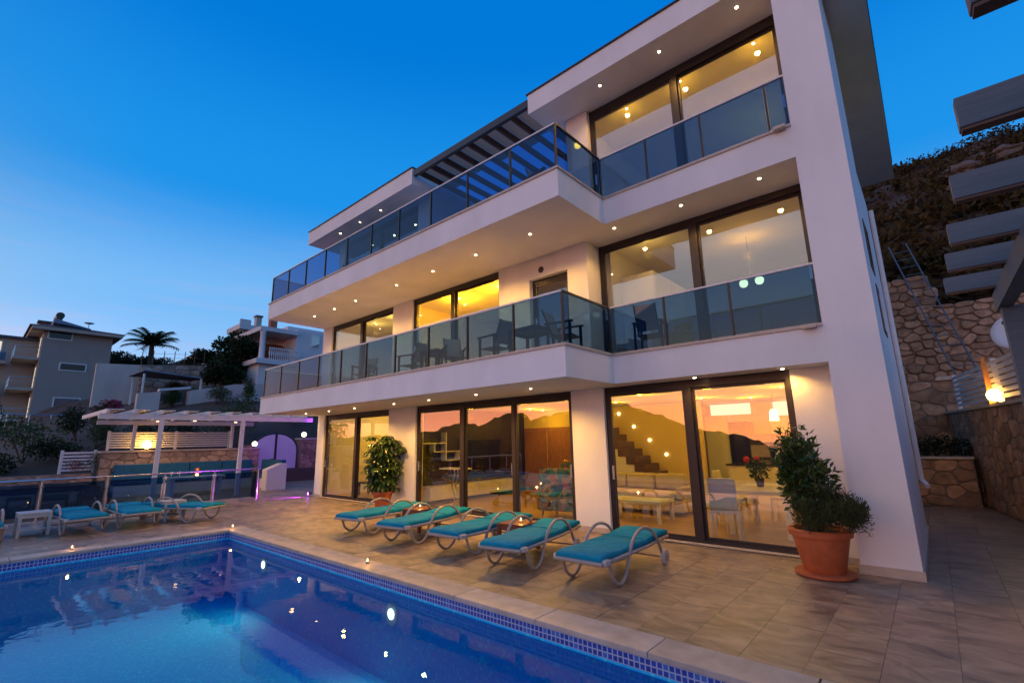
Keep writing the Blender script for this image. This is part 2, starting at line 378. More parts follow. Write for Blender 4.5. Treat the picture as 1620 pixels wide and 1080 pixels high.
def leaves_mesh(name, blobs, size, mat, parent=None, aspect=2.2, droop=.0, up=.0, fold=.18, local=False, origin=None, jitter=.35, kind=None):
    """blobs: (cx,cy,cz, rx,ry,rz, n): leaf-shaped faces spread through each blob, thinner towards its rim"""
    V = []; 
    for cx, cy, cz, rx, ry, rz, n in blobs:
        d = rng.normal(size=(n, 3)); d /= np.linalg.norm(d, axis=1)[:, None]
        rad = rng.random(n)**.45*(1+.22*np.sin(d[:,0]*5+cx*3)*np.cos(d[:,1]*4+cy*2)*np.sin(d[:,2]*6+1))
        c = d*rad[:, None]*np.array([rx, ry, rz])+np.array([cx, cy, cz])
        ax = d*.8+rng.normal(size=(n, 3))*.7; ax[:, 2] += up-droop; ax /= np.linalg.norm(ax, axis=1)[:, None]
        sd = np.cross(ax, rng.normal(size=(n, 3))); sd /= np.linalg.norm(sd, axis=1)[:, None]+1e-9
        nm = np.cross(ax, sd); ln = size*(1+jitter*(rng.random(n)*2-1))
        ln = ln[:, None]; w = ln/aspect/2
        a = c; b = c+ax*ln*.5+sd*w+nm*ln*fold*.5; e = c+ax*ln; g = c+ax*ln*.5-sd*w+nm*ln*fold*.5
        V.append(np.stack([a, b, e, g], 1).reshape(-1, 3))
    V = np.concatenate(V); n4 = len(V)//4
    if local: o0 = np.zeros(3)
    else: o0 = np.array(origin if origin is not None else V.mean(0))
    me = bpy.data.meshes.new(name)
    idx = np.arange(n4)*4
    me.from_pydata((V-o0).tolist(), [], np.concatenate([np.stack([idx, idx+1, idx+2], 1), np.stack([idx, idx+2, idx+3], 1)]).tolist())
    me.materials.append(MATS[mat])
    o = bpy.data.objects.new(name, me); COL.objects.link(o)
    if parent is not None:
        o.parent = parent
        if not local: o0 = o0-np.array(wloc(parent))
    o.location = o0
    if kind: o['kind'] = kind
    return o
# ================================================================== SETTING
def terr(x, y):
    z = -2.2+0*x
    z = np.where(y < -6, -2.2-(-6-y)*.38, z)
    z = np.maximum(z, -70)
    lx = np.clip(-x-17.5, 0, None)
    yard = np.where(x < -23.6, .55+.02*(-x-24), np.where((x < -17.2) & (y < 3.6), -.5+.16*(-x-17.2), -9))
    fall = np.clip(-y-3, 0, None)*.32
    z = np.maximum(z, yard-fall)
    hl = .5+.345*np.sqrt(np.clip(-x-25, 0, None)*np.clip(y, 0, None))
    hl = np.where(x < -23.6, np.minimum(hl, 24), -9)
    z = np.maximum(z, hl-fall)
    t = np.clip((y-20.75)/.7, 0, 1)
    hb = np.where(y > 20.75, -2+t*8.2+np.clip(y-20.9, 0, None)*.50, -9)
    hb = np.minimum(hb, 47+0*y)
    z = np.maximum(z, hb-np.clip(-x-22, 0, None)*.62)
    big = np.clip((z-3)/10, 0, 1)
    z = z+big*(1.2*np.sin(x*.31+1.3)*np.sin(y*.27)+.6*np.sin(x*.9+y*.4)+.4*np.cos(x*.5-y*1.1))
    return z
def make_ground():
    xs = np.concatenate([np.linspace(-900, -130, 14), np.linspace(-125, -30, 64), np.linspace(-29, 12, 72), np.linspace(13, 70, 36), np.linspace(80, 900, 12)])
    ys = np.concatenate([np.linspace(-900, -60, 16), np.linspace(-55, -6.2, 22), np.linspace(-5.8, 26, 90), np.linspace(27, 130, 70), np.linspace(140, 900, 12)])
    X, Y = np.meshgrid(xs, ys, indexing='ij'); Z = terr(X, Y)
    n, m = X.shape; v = np.stack([X, Y, Z], -1).reshape(-1, 3)
    i, j = np.meshgrid(np.arange(n-1), np.arange(m-1), indexing='ij'); a = (i*m+j).ravel()
    f = np.stack([a, a+m, a+m+1, a+1], 1)
    me = bpy.data.meshes.new('ground'); me.from_pydata(v.tolist(), [], f.tolist()); me.materials.append(MATS['earth'])
    me.polygons.foreach_set('use_smooth', [True]*len(me.polygons))
    o = bpy.data.objects.new('ground', me); COL.objects.link(o); tag(o, 'brown scrubby hillside ground rising behind the villas', kind='structure')
make_ground()
tag(MB().box(-5000, 5000, -5000, -120, -62, -58).build('sea', 'sea'), 'dark sea below the hillside', kind='structure')
def make_headland():
    # the ridge across the bay that mirrors in the ground-floor glass: azimuth from -Y towards -X, height angle
    prof = [(-60, -5), (10, -3), (16, .0), (18.5, .5), (21.7, 1.0), (24.3, 2.4), (27, 3.3), (29.5, 4.4), (31, 4.5), (34, 3.8), (36.7, 3.3), (40.5, 2.5), (41.6, 3.5), (43.9, 3.2), (46.9, 1.8), (48, 2.3), (50.2, 2.1), (52.3, 1.3), (58, 1.0), (66, .6), (75, -.5), (88, -2)]
    pa = [p[0] for p in prof]; pe = [p[1] for p in prof]; vs = []; fs = []
    az = np.linspace(-60, 88, 300); D = [330, 360, 400, 460, 560]; K = [0, .55, 1, .7, 0]
    for a in az:
        e = np.interp(a, pa, pe)+.10*math.sin(a*3.1)+.07*math.sin(a*7.7+1)
        top = 400*math.tan(R(e))+1.7
        for d, k in zip(D, K):
            z = -66+(top+66)*k; vs.append((-math.sin(R(a))*d, -math.cos(R(a))*d, z))
    nd = len(D)
    for i in range(len(az)-1):
        for j in range(nd-1): fs.append((i*nd+j, i*nd+j+1, (i+1)*nd+j+1, (i+1)*nd+j))
    tag(MB().add(vs, fs).build('headland', 'earth', smooth=True), 'dark wooded ridge across the bay', kind='structure')
make_headland()

# ---- pool deck with its tiles
PX0, PX1, PY0, PY1 = -11.33, -.85, -2.4, 3.93      # pool opening
CW = .34                                           # coping width
def make_deck():
    m = MB(); zt, zb = -.014, -.32
    for r in ((-16.95, PX0-CW+.02, -4, 8.3), (PX0-CW+.02, PX1+CW-.02, PY1+CW-.02, 8.3), (PX0-CW+.02, PX1+CW-.02, -4, PY0-CW+.02), (PX1+CW-.02, 4, -4, 8.3),
              (-23.3, -16.95, 3.3, 8.3), (-26.2, -15.9, 8.3, 14), (-.6, 4, 8.3, 19)):
        m.box(*r[:2], *r[2:], zb, zt)
    deck = m.build('deck', 'grout', origin=(0, 0, 0)); tag(deck, 'beige stone tile terrace around the pool', kind='structure')
    tw, tl, gp = .44, .88, .0028
    regs = [(-16.93, PX0-CW, -3.9, PY1+CW), (-16.93, 3.9, PY1+CW, 8.05), (PX1+CW, 3.9, 0.5, PY1+CW), (-23.2, -16.93, 3.4, 8.05), (-25.4, -16.0, 8.05, 13.5), (-.34, 2.8, 8.05, 16)]
    tiles = []
    for ri, (x0, x1, y0, y1) in enumerate(regs):
        i0 = math.floor((x0+.11)/tw); i1 = math.ceil((x1+.11)/tw)
        for i in range(i0, i1):
            a, b = max(i*tw-.11, x0), min((i+1)*tw-.11, x1)
            if b-a < .03: continue
            ph = (i % 2)*tl/2
            j0 = math.floor((y0-ph-PY1)/tl); j1 = math.ceil((y1-ph-PY1)/tl)
            for j in range(j0, j1):
                c, d = max(PY1+ph+j*tl, y0), min(PY1+ph+(j+1)*tl, y1)
                if d-c < .03: continue
                tiles.append((a, b, c, d))
    def size(t):
        cx, cy = (t[0]+t[1])/2, (t[2]+t[3])/2
        ang = math.degrees(math.atan2(-cx, cy)); dd = math.hypot(cx, cy)
        seen = -8 < ang < 90 and dd > 4.2 and not (-15.9 < cx < -.4 and cy > 8.1)
        return (0 if seen else 1, dd)
    tiles.sort(key=size)
    for t in tiles[:300]: bx('tile', t[0]+gp/2, t[1]-gp/2, t[2]+gp/2, t[3]-gp/2, -.02, rz_top(), 'deck_tile', deck)
    m = MB()
    for t in tiles[300:]: m.box(t[0]+gp/2, t[1]-gp/2, t[2]+gp/2, t[3]-gp/2, -.02, 0)
    o = m.build('tiles', 'deck_tile', deck); o['kind'] = 'stuff'
    # coping stones round the pool
    zc = .006
    def run(a, b, fn):
        n = max(1, round((b-a)/1.15)); w = (b-a)/n
        for k in range(n): fn(a+k*w+.003, a+(k+1)*w-.003)
    run(PX0, PX1, lambda a, b: bx('coping_stone', a, b, PY1-.03, PY1+CW-.003, -.04, zc, 'limestone', deck, .006))
    run(PX0, PX1, lambda a, b: bx('coping_stone', a, b, PY0-CW+.003, PY0+.03, -.04, zc, 'limestone', deck, .006))
    run(PY0-CW, PY1+CW, lambda a, b: bx('coping_stone', PX0-CW+.003, PX0+.027, a, b, -.04, zc, 'limestone', deck, .006))
    run(PY0-CW, PY1+CW, lambda a, b: bx('coping_stone', PX1-.027, PX1+CW-.003, a, b, -.04, zc, 'limestone', deck, .006))
_k = [0]
def rz_top():
    _k[0] = (_k[0]*7+3) % 11; return [-.0008, 0, .0007][_k[0] % 3]
make_deck()
WATER = -.17
def make_pool():
    basin = thing('pool_basin', 'blue mosaic tiled swimming pool', 'swimming pool', ((PX0+PX1)/2, (PY0+PY1)/2, -1.3))
    D = -1.22
    MB().box(PX0, PX1, PY0, PY1, D-.1, D).build('pool_floor', 'mosaic_floor', basin)
    zr = -.15
    MB().box(PX0, PX1, PY1, PY1+.12, D, zr-.001).build('pool_wall', 'mosaic_x', basin)
    MB().box(PX0, PX1, PY0-.12, PY0, D, zr-.001).build('pool_wall', 'mosaic_x', basin)
    MB().box(PX0-.12, PX0, PY0-.12, PY1+.12, D, zr-.001).build('pool_wall', 'mosaic_y', basin)
    MB().box(PX1, PX1+.12, PY0-.12, PY1+.12, D, zr-.001).build('pool_wall', 'mosaic_y', basin)
    MB().box(PX0-.1, PX1+.1, PY1-.006, PY1+.1, zr, -.041).build('rim_band', 'rim_x', basin)
    MB().box(PX0-.1, PX1+.1, PY0-.1, PY0+.006, zr, -.041).build('rim_band', 'rim_x', basin)
    MB().box(PX0-.1, PX0+.006, PY0+.008, PY1-.008, zr, -.041).build('rim_band', 'rim_y', basin)
    MB().box(PX1-.006, PX1+.1, PY0+.008, PY1-.008, zr, -.041).build('rim_band', 'rim_y', basin)
    for k in range(3):                       # steps in the house-side far corner
        MB().box(PX0, PX0+1.5-.35*k, PY0, PY0+.0+3.0, D, D+.25*(k+1)).build('pool_step', 'mosaic_floor', basin) if False else None
    for x, z in ((-5.53, -.42), (-9.47, -.40)):
        b = MB().tube([(x, PY1+.0, z), (x, PY1-.025, z)], .13, 20).build('pool_light', 'white_lacquer', basin)
        MB().tube([(x, PY1-.026, z), (x, PY1-.034, z)], .06, 20).build('lens', 'pool_lamp', b)
        light('pool_lamp', 'SPOT', (x, PY1-.06, z), 30, (.85, .95, .6), b, .06, R(140), 1, (x, PY1-1.6, -1.5))
    w = MB().box(PX0+.007, PX1-.007, PY0+.007, PY1-.007, WATER-.0001, WATER)
    w.v = w.v[4:]; w.f = [(0, 1, 2, 3)]
    tag(w.build('pool_water', 'water'), 'still clear blue pool water', kind='structure')
make_pool()

# ================================================================== VILLA
S1B, S1T, S2B, S2T, S3B, S3T = 2.67, 3.17, 5.77, 6.28, 9.12, 9.62
XL, XC, XP, XR = -16.0, -4.2, -.94, -.34
YL, YR, YW, YW2 = 6.1, 7.62, 8.05, 8.48
WARM = (1, .60, .16)
villa = thing('villa', 'white three storey villa with glass balconies and lit rooms', 'house', (-8, 8, 0))
def V(name, x0, x1, y0, y1, z0, z1, mat='plaster', parent=None, bevel=0.): return bx(name, x0, x1, y0, y1, z0, z1, mat, parent or villa, bevel)
YB = 15.5
def slabs():
    poly = [(XL, YL), (XC, YL), (XC, YR), (XP, YR), (XP, YB), (XL, YB)]
    MB().prism(poly, S1B, S1T).build('balcony_slab', 'plaster', villa)
    MB().prism(poly, S2B, S2T).build('balcony_slab', 'plaster', villa)
    for z in (S1T, S2T):       # thin stone capping along the slab edge
        e = .025
        MB().prism([(XL-e, YL-e), (XC+e, YL-e), (XC+e, YR-e), (XP, YR-e), (XP, YR+.16), (XC-.16, YR+.16), (XC-.16, YL+.16), (XL+.16, YL+.16), (XL+.16, YW), (XL-e, YW)], z+.002, z+.045).build('edge_capping', 'trim_stone', villa)
    V('roof', -6.0, .24, YR, 17.2, S3B, S3T); V('roof', -16.8, -10.4, YR, 14.5, S3B, S3T)
    V('roof_flashing', -6.03, .27, YR-.03, 17.23, S3T+.002, S3T+.035, 'frame'); V('roof_flashing', -16.83, -10.37, YR-.03, 14.53, S3T+.002, S3T+.035, 'frame')
    V('floor', XL, XP, YW+.02, YB, -.3, .01, 'grout')
    # corner pillar and side wall
    V('corner_pillar', XP, XR, YR, 9.6, 0, S3B-.002)
    V('side_wall', XP+.002, XR-.003, 9.6, 11.4, 0, S2T-.1)
    V('plinth', XP-.02, XR+.02, YR-.02, YR+.3, 0, .11, 'trim_stone')
    V('plinth', XR-.002, XR+.02, YR+.302, 11.4, 0, .10, 'trim_stone')
    for y0, z0 in ((8.55, 4.15), (8.9, 3.2)):
        w = V('side_window', XR-.05, XR+.012, y0, y0+.7, z0, z0+.75, 'brown_timber'); V('pane', XR, XR+.016, y0+.06, y0+.64, z0+.06, z0+.69, 'window_glass', w)
    MB().tube([(XR+.05, 11.2, 6.0), (XR+.05, 11.2, .9), (XR+.12, 11.0, .8)], .04, 8).build('drain_pipe', 'rail_white', villa)
slabs()
def walls():
    t = .28
    def fw(x0, x1, y, z0, z1): V('wall', x0, x1, y, y+t, z0, z1)
    for a, b in ((XL, -15.55), (-11.8, -10.55), (-5.45, -4.7), (-1.5, XP)): fw(a, b, YW, 0, S1B-.002)
    for a, b in ((XL, -15.4), (-11.75, -10.8), (-7.4, -6.45), (-5.4, -4.9)): fw(a, b, YW, S1T, S2B-.002)
    fw(-6.45, -5.4, YW, 5.28, S2B-.002)
    V('wall', -5.18, -4.9, YW+t+.002, YW2+.3, S1T, S2B-.002)
    fw(-5.5, -4.93, YW2-.06, S2T, S3B-.002); V('wall', -5.5, -5.2, YW2+t, 13, S2T, S3B-.002)
    fw(-11.2, -10.6, YW2, S2T, S3B-.002); fw(XL, -15.6, YW2, S2T, S3B-.002)
    V('wall', -10.85, -10.6, YW2+t, 13, S2T, S3B-.002)
    # end wall
    for z0, z1, y in ((0, S1B, YW), (S1T, S2B, YW), (S2T, S3B, YW2)): V('wall', XL+.001, XL+.28, y+t+.001, 14, z0, z1-.002)
    # skirting under the ground floor walls
    for a, b in ((XL, -15.55), (-11.8, -10.55), (-5.45, -4.7), (-1.5, XP)): V('plinth', a, b, YW-.012, YW-.001, 0, .09, 'trim_stone')
    # interior partitions
    I = 'cream_wall'
    V('partition_wall', -11.2, -11.0, YW+t, YB, 0.01, S1B-.003, 'feature_wall')
    V('partition_wall', -15.7, -11.21, 12.3, 12.5, 0.01, S1B-.003, I)
    V('partition_wall', -11.0, -7.9, 13.2, 13.4, 0.01, S1B-.003, I); V('partition_wall', -8.1, -7.9, 13.41, 15.2, .01, S1B-.003, I)
    V('partition_wall', -7.9, XP, 15.2, 15.4, 0.01, S1B-.003, I)
    V('partition_wall', XP-.06, XP-.005, YW+t+.002, 15.2, 0.01, S1B-.003, I)
    for x in (-11.4, -7.0): V('partition_wall', x, x+.15, YW+t, 12.6, S1T+.01, S2B-.003, I)
    V('partition_wall', -15.7, -4.91, 12.6, 12.75, S1T+.01, S2B-.003, I)
    V('partition_wall', -4.88, XP, 12.8, 12.95, S1T+.01, S2B-.003, I); V('partition_wall', -4.9, -4.75, YW2+.3, 12.8, S1T+.01, S2B-.003, 'white_render')
    V('partition_wall', XP-.05, XP-.005, YW2+.1, 12.8, S1T+.01, S2B-.003, 'white_render')
    V('partition_wall', -5.2, XP, 12.8, 12.95, S2T+.01, S3B-.003, I); V('partition_wall', XP-.05, XP-.005, YW2+.1, 12.8, S2T+.01, S3B-.003, I)
    V('partition_wall', -15.7, -10.86, 12.8, 12.95, S2T+.01, S3B-.003, I)
    # round vent by the balcony door
    MB().tube([(-6.1, YW-.012, 5.45), (-6.1, YW+.03, 5.45)], .075, 16).build('vent', 'frame', villa)
walls()
# wood floor planks inside the living room
for k in range(18):
    y = YW+.3+k*.28
    for j in range(2): V('floor_plank', -10.98+j*5.0, -6.0+j*5.0-.005, y, y+.275, .012, .022, 'wood_floor')
for k in range(14): V('floor_plank', -15.6, -11.25, YW+.3+k*.28, YW+.3+k*.28+.275, .012, .022, 'wood_floor')
for a, b in ((-15.55, -11.8), (-10.55, -5.45), (-4.7, -1.5)): V('threshold', a, b, YW-.05, YW+.28, .012, .026, 'trim_stone')

def window(x0, x1, y, z0, z1, mull, head=.13, lab=None, doorstep=.06):
    """frame mesh is the part, each pane a sub-part"""
    f = MB(); d0, d1 = y+.06, y+.20; j = .07
    f.box(x0, x1, d0, d1, z1-head, z1); f.box(x0, x1, d0, d1, z0, z0+doorstep)
    f.box(x0, x0+j, d0+.001, d1-.001, z0+doorstep, z1-head); f.box(x1-j, x1, d0+.001, d1-.001, z0+doorstep, z1-head)
    xs = [x0+j]+[v for mx in mull for v in (mx-.055, mx+.055)]+[x1-j]
    for mx in mull: f.box(mx-.055, mx+.055, d0+.001, d1-.001, z0+doorstep, z1-head)
    fr = f.build('sliding_window', 'frame', villa)
    if lab: fr['label'] = lab
    for i in range(0, len(xs), 2):
        a, b = xs[i], xs[i+1]; yo = y+.09+(.045 if (i//2) % 2 else 0)
        s = MB(); w = .045; zz0, zz1 = z0+doorstep, z1-head
        s.box(a, b, yo-.016, yo+.02, zz1-w, zz1-.001); s.box(a, b, yo-.016, yo+.02, zz0+.001, zz0+w)
        s.box(a+.001, a+w, yo-.015, yo+.019, zz0+w, zz1-w); s.box(b-w, b-.001, yo-.015, yo+.019, zz0+w, zz1-w)
        s.build('sash', 'frame', fr)
        MB().box(a+w, b-w, yo-.004, yo+.004, zz0+w, zz1-w).build('pane', 'window_glass', fr)
        MB().box(b-w-.0 if i else a+.005, b-.01 if i else a+w-.005, yo-.05, yo-.016, z0+.95, z0+1.2).build('handle', 'steel', fr)
window(-15.55, -11.8, YW, .01, S1B-.004, [-13.65])
window(-10.55, -5.45, YW, .01, S1B-.004, [-8.76, -7.08])
window(-4.7, -1.5, YW, .01, S1B-.004, [-3.09])
window(-15.4, -11.75, YW, S1T+.01, S2B-.004, [-13.58])
window(-10.8, -7.4, YW, S1T+.01, S2B-.004, [-9.12])
window(-6.45, -5.4, YW+.06, S1T+.01, 5.275, [], .1)
window(-4.88, XP-.06, YW2, S1T+.01, S2B-.004, [-2.85], .12)
window(-4.92, XP-.06, YW2, S2T+.01, S3B-.004, [-2.93], .2)
window(-15.6, -11.2, YW2, S2T+.01, S3B-.004, [-13.4])

# ---- balcony railings: tinted panels between slim posts
def railing(p0, p1, z, divs, end0=True, end1=True, lab=None, rail='rail_white'):
    """p0,p1 in plan; divs: distances along the run of the intermediate posts"""
    a = Vector((*p0, 0)); b = Vector((*p1, 0)); L = (b-a).length; d = (b-a)/L
    rl = MB().obox(a+Vector((0, 0, z+.93)), b+Vector((0, 0, z+.93)), .045, .03).build('balcony_railing', rail, villa)
    if lab: rl['label'] = lab
    ds = [0]+divs+[L]
    for i, s in enumerate(ds):
        if (i == 0 and not end0) or (i == len(ds)-1 and not end1): continue
        p = a+d*s; MB().obox(p+Vector((0, 0, z+.047)), p+Vector((0, 0, z+.913)), .03, .045).build('post', 'dark_steel', rl)
    for s0, s1 in zip(ds[:-1], ds[1:]):
        q0 = a+d*(s0+.022)+Vector((0, 0, z+.49)); q1 = a+d*(s1-.022)+Vector((0, 0, z+.49))
        MB().obox(q0, q1, .012, .84).build('glass_panel', 'rail_glass', rl)
e = .06
railing((XL+e, YL+e), (XC-e, YL+e), S1T, [1.18*k for k in range(1, 10)])
railing((XL+e, YL+e), (XC-e, YL+e), S2T, [1.18*k for k in range(1, 10)])
for z in (S1T, S2T):
    railing((XC-e, YL+e), (XC-e, YR+e), z, [], False, True, rail='dark_steel')
    railing((XL+e, YL+e), (XL+e, YW), z, [1.0], False, False)
railing((XC-e, YR+e), (XP, YR+e), S1T, [1.07, 2.15], False, True)
railing((XC-e, YR+e), (XP, YR+e), S2T, [.98, 2.0, 3.03], False, True)
for z in (S1T, S2T): V('spout', XP-.22, XP-.06, YR-.12, YR-.026, z-.02, z+.03, 'trim_stone')

# ---- roof-terrace pergola between the two roof boxes
def roof_pergola():
    V('pergola_beam', -10.36, -6.04, YR+.02, YR+.12, 9.36, 9.55, 'dark_steel')
    for k in range(9):
        x = -10.2+k*.51
        r = V('rafter', x, x+.07, YR+.125, 12.4, 9.34, 9.50, 'brown_timber')
        if k < 8: V('shade_board', x+.075, x+.505, YR+.14, YR+.14+[1.35, 1.05, 1.2, .95, 1.25, 1.0, 1.3, 1.1][k], 9.50, 9.53, 'soffit', r)
    V('pergola_beam', -10.36, -6.04, 12.405, 12.5, 9.36, 9.55, 'dark_steel')
roof_pergola()

# ---- recessed downlights (outside ones shine down; indoor ones get an added point lamp brightening the ceiling too)
def downlight(x, y, z, watts, col=WARM, lens='lamp_lens', r=.024, spot=None):
    b = MB().tube([(x, y, z+.02), (x, y, z-.008)], r*1.55, 16).build('downlight', 'white_lacquer', villa)
    MB().tube([(x, y, z-.0085), (x, y, z-.014)], r, 14).build('lens', lens, b)
    if watts and spot == 0: light('downlight', 'POINT', (x, y, z-.32), watts, col, b, .08)
    elif watts: light('downlight', 'SPOT', (x, y, z-.03), watts, col, b, .04, spot or R(150), .5)
for x in (-14.52, -13.26, -12.05, -10.05, -8.56, -7.08, -5.52): downlight(x, 6.96, S2B, 130, (1, .5, .1))
for x in (-4.14, -2.8, -1.51): downlight(x, 7.9, S2B, 50, (1, .5, .1))
for x in (-14.97, -13.68, -12.44): downlight(x, 7.92, S3B, 12)
for x in (-4.28, -2.94, -1.5): downlight(x, 7.95, S3B, 55, (1, .5, .1))
for x in (-14.74, -13.3, -11.9, -10.06, -8.69, -7.13, -5.65): downlight(x, 7.0, S1B, 160 if x != -13.3 and x != -11.9 else 120, (1, .5, .1), r=.023)
for x in (-2.85, -1.55): downlight(x, 7.86, S1B, 34, (1, .5, .1))
# inside
for x in (-14.0, -12.8): downlight(x, 8.9, S2B, 14, (1, .62, .10), spot=0)
for x in (-9.75, -8.2): downlight(x, 8.9, S2B, 120, (1, .46, .01), spot=0)
downlight(-3.95, 8.9, S2B, 6, (1, .6, .1), spot=0)
for x in (-4.2, -2.95, -1.5): downlight(x, 9.0, S3B, 7, (1, .52, .03), spot=0)
for x, y in ((-9.6, 9.2), (-8.0, 9.6), (-6.6, 9.6), (-9.4, 11.6), (-6.4, 11.6), (-4.9, 10.0), (-4.3, 12.2), (-3.2, 9.4), (-2.2, 10.8), (-3.4, 13.2), (-1.6, 13.2), (-9.6, 12.5)): downlight(x, y, S1B, 23, (1, .54, .02), spot=0)  # last downlight is an extra, added to brighten the wooden room doors
for x, y in ((-14.4, 10.2), (-12.4, 10.2)): downlight(x, y, S1B, 75, (1, .54, .03), spot=0)
# ================================================================== ROOM FITTINGS
def staircase():
    t = thing('staircase', 'white sided staircase with dark wooden treads behind the sofa', 'stairs', (-5.9, 12.4, .022))
    n = 11; x0 = -4.95
    for k in range(n):
        x = x0-k*.235; z = .022+k*.2
        bx('step', x-.27, x+.0, 11.95, 12.9, z+.002, z+.2, 'wood_stair', t)
        if k in (3, 5, 7, 9):
            MB().tube([(x-.1, 13.14, z+.62), (x-.1, 13.11, z+.62)], .04, 12).build('step_light', 'lamp_lens_dim', t)
    poly = [(x0-.235, .022)]; 
    for k in range(1, n): poly += [(x0-k*.235, .022+k*.2-.02), (x0-(k+1)*.235, .022+k*.2-.02)]
    poly += [(x0-n*.235-.0, .022+(n-1)*.2-.5), (x0-1.35, .022)]
    MB().xz(poly[::-1], 11.96, 12.0).build('stringer', 'white_lacquer', t)
    bx('back_panel', -7.9, -4.7, 13.15, 13.25, .022, S1B-.01, 'cream_wall', t)
staircase()
def sofa(name, label, loc, rz, w):
    t = thing(name, label, 'sofa', loc, rz)
    MB().box(-w/2, w/2, -.45, .45, .08, .34).build('base', 'sofa', t, local=True, bevel=.03)
    for k in range(3): MB().box(-w/2+.16+k*(w-.32)/3+.01, -w/2+.16+(k+1)*(w-.32)/3-.01, -.45, .22, .345, .48).build('seat_cushion', 'sofa', t, local=True, bevel=.04)
    for k in range(3): MB().box(-w/2+.16+k*(w-.32)/3+.01, -w/2+.16+(k+1)*(w-.32)/3-.01, .2, .44, .485, .84).build('back_cushion', 'sofa', t, local=True, bevel=.05)
    for s in (-1, 1): MB().box(s*w/2-s*.15, s*w/2, -.45, .45, .345, .60).build('armrest', 'sofa', t, local=True, bevel=.03)
    return t
sofa('sofa', 'long cream sofa in front of the staircase', (-5.6, 10.9, .022), 0, 2.6)
sofa('sofa', 'short cream sofa near the wooden room doors', (-7.4, 12.4, .022), 0, 1.7)
def coffee_table():
    t = thing('coffee_table', 'low white coffee table near the glass before the cream sofa', 'table', (-5.1, 9.6, .022))
    bx('top', -5.6, -4.3, 9.3, 10.0, .40, .45, 'white_lacquer', t)
    for x in (-5.55, -4.35):
        for y in (9.34, 9.96): bx('leg', x-.03, x+.03, y-.03, y+.03, .022, .4, 'white_lacquer', t)
coffee_table()
def armchair(label, loc, rz):
    t = thing('armchair', label, 'armchair', loc, rz, 'patchwork armchairs')
    MB().box(-.4, .4, -.38, .38, .16, .44).build('seat', 'patchwork', t, local=True, bevel=.05)
    MB().add([(-.4,.22,.3),(.4,.22,.3),(.4,.44,.3),(-.4,.44,.3),(-.38,.36,1.08),(.38,.36,1.08),(.38,.52,1.06),(-.38,.52,1.06)], [(0,3,2,1),(4,5,6,7),(0,1,5,4),(1,2,6,5),(2,3,7,6),(3,0,4,7)]).build('backrest', 'patchwork', t, local=True, bevel=.06)
    for s in (-1, 1): MB().box(s*.40, s*.52, -.36, .38, .16, .64).build('armrest', 'patchwork', t, local=True, bevel=.05)
    for x in (-.36, .36):
        for y in (-.32, .36): MB().tube([(x, y, .17), (x*1.06, y*1.06, 0)], [.025, .016], 8).build('leg', 'wood_dark', t, local=True)
armchair('patchwork fabric armchair close to the glass beside the white pillar', (-6.45, 9.1, .022), R(190))
armchair('patchwork fabric armchair further inside near the wooden doors', (-7.2, 10.9, .022), R(60))
def inside_doors():
    for lab, a, b in (('orange brown wooden room door on the left of the two', -10.85, -10.1), ('orange brown wooden room door on the right of the two', -9.85, -9.05)):
        t = thing('room_door', lab, 'door', ((a+b)/2, 13.15, .022))
        bx('door_leaf', a, b, 13.15, 13.19, .022, 2.03, 'wood_door', t)
        for q in ((a-.09, a-.002, 2.12), (b+.002, b+.09, 2.12)): bx('door_frame', q[0], q[1], 13.13, 13.195, .022, q[2], 'wood_door', t)
        bx('door_frame', a, b, 13.13, 13.195, 2.035, 2.12, 'wood_door', t)
        MB().tube([(b-.08, 13.14, 1.03), (b-.2, 13.1, 1.03)], .012, 8).build('handle', 'steel', t)
inside_doors()
def media_wall():
    t = thing('media_console', 'white low media console along the dark wall', 'cabinet', (-10.7, 10.6, .022))
    bx('body', -10.99, -10.55, 8.6, 12.3, .14, .5, 'white_lacquer', t)
    for k in range(4): bx('drawer_front', -10.545, -10.525, 8.62+k*.92, 8.62+k*.92+.9, .16, .48, 'white_lacquer', t)
    t = thing('television', 'large black flat television on the dark wall', 'television', (-10.9, 10.9, .9))
    bx('screen', -10.93, -10.9, 10.1, 11.8, .8, 1.75, 'black_gloss', t); bx('bezel', -10.97, -10.93, 10.06, 11.84, .76, 1.79, 'frame', t)
    t = thing('wall_shelf', 'white box outline shelf on the dark wall', 'shelf', (-10.9, 9.0, 1.2))
    for y0, y1, z0, z1 in ((8.45, 9.35, 1.66, 1.69), (9.33, 9.36, 1.2, 1.98), (8.9, 8.93, 1.42, 1.66), (8.93, 9.33, 1.42, 1.445), (9.36, 9.9, 1.42, 1.445), (9.87, 9.9, 1.2, 1.42), (9.36, 10.15, 1.17, 1.2)):
        bx('board', -10.99, -10.76, y0, y1, z0, z1, 'white_lacquer', t)
media_wall()
def console_stand():
    t = thing('bar_table', 'slim white bar table on a curved chrome stand by the glass', 'table', (-9.9, 8.9, .022))
    bx('top', -10.3, -9.4, 8.7, 9.05, .98, 1.02, 'white_lacquer', t)
    for s in (-.07, .07):
        MB().tube([(-9.85+s+.06*math.sin(k*.9), 8.87, .03+.095*k) for k in range(11)], .018, 8).build('stem', 'steel', t)
    bx('foot', -10.1, -9.6, 8.75, 9.0, .022, .04, 'steel', t)
console_stand()
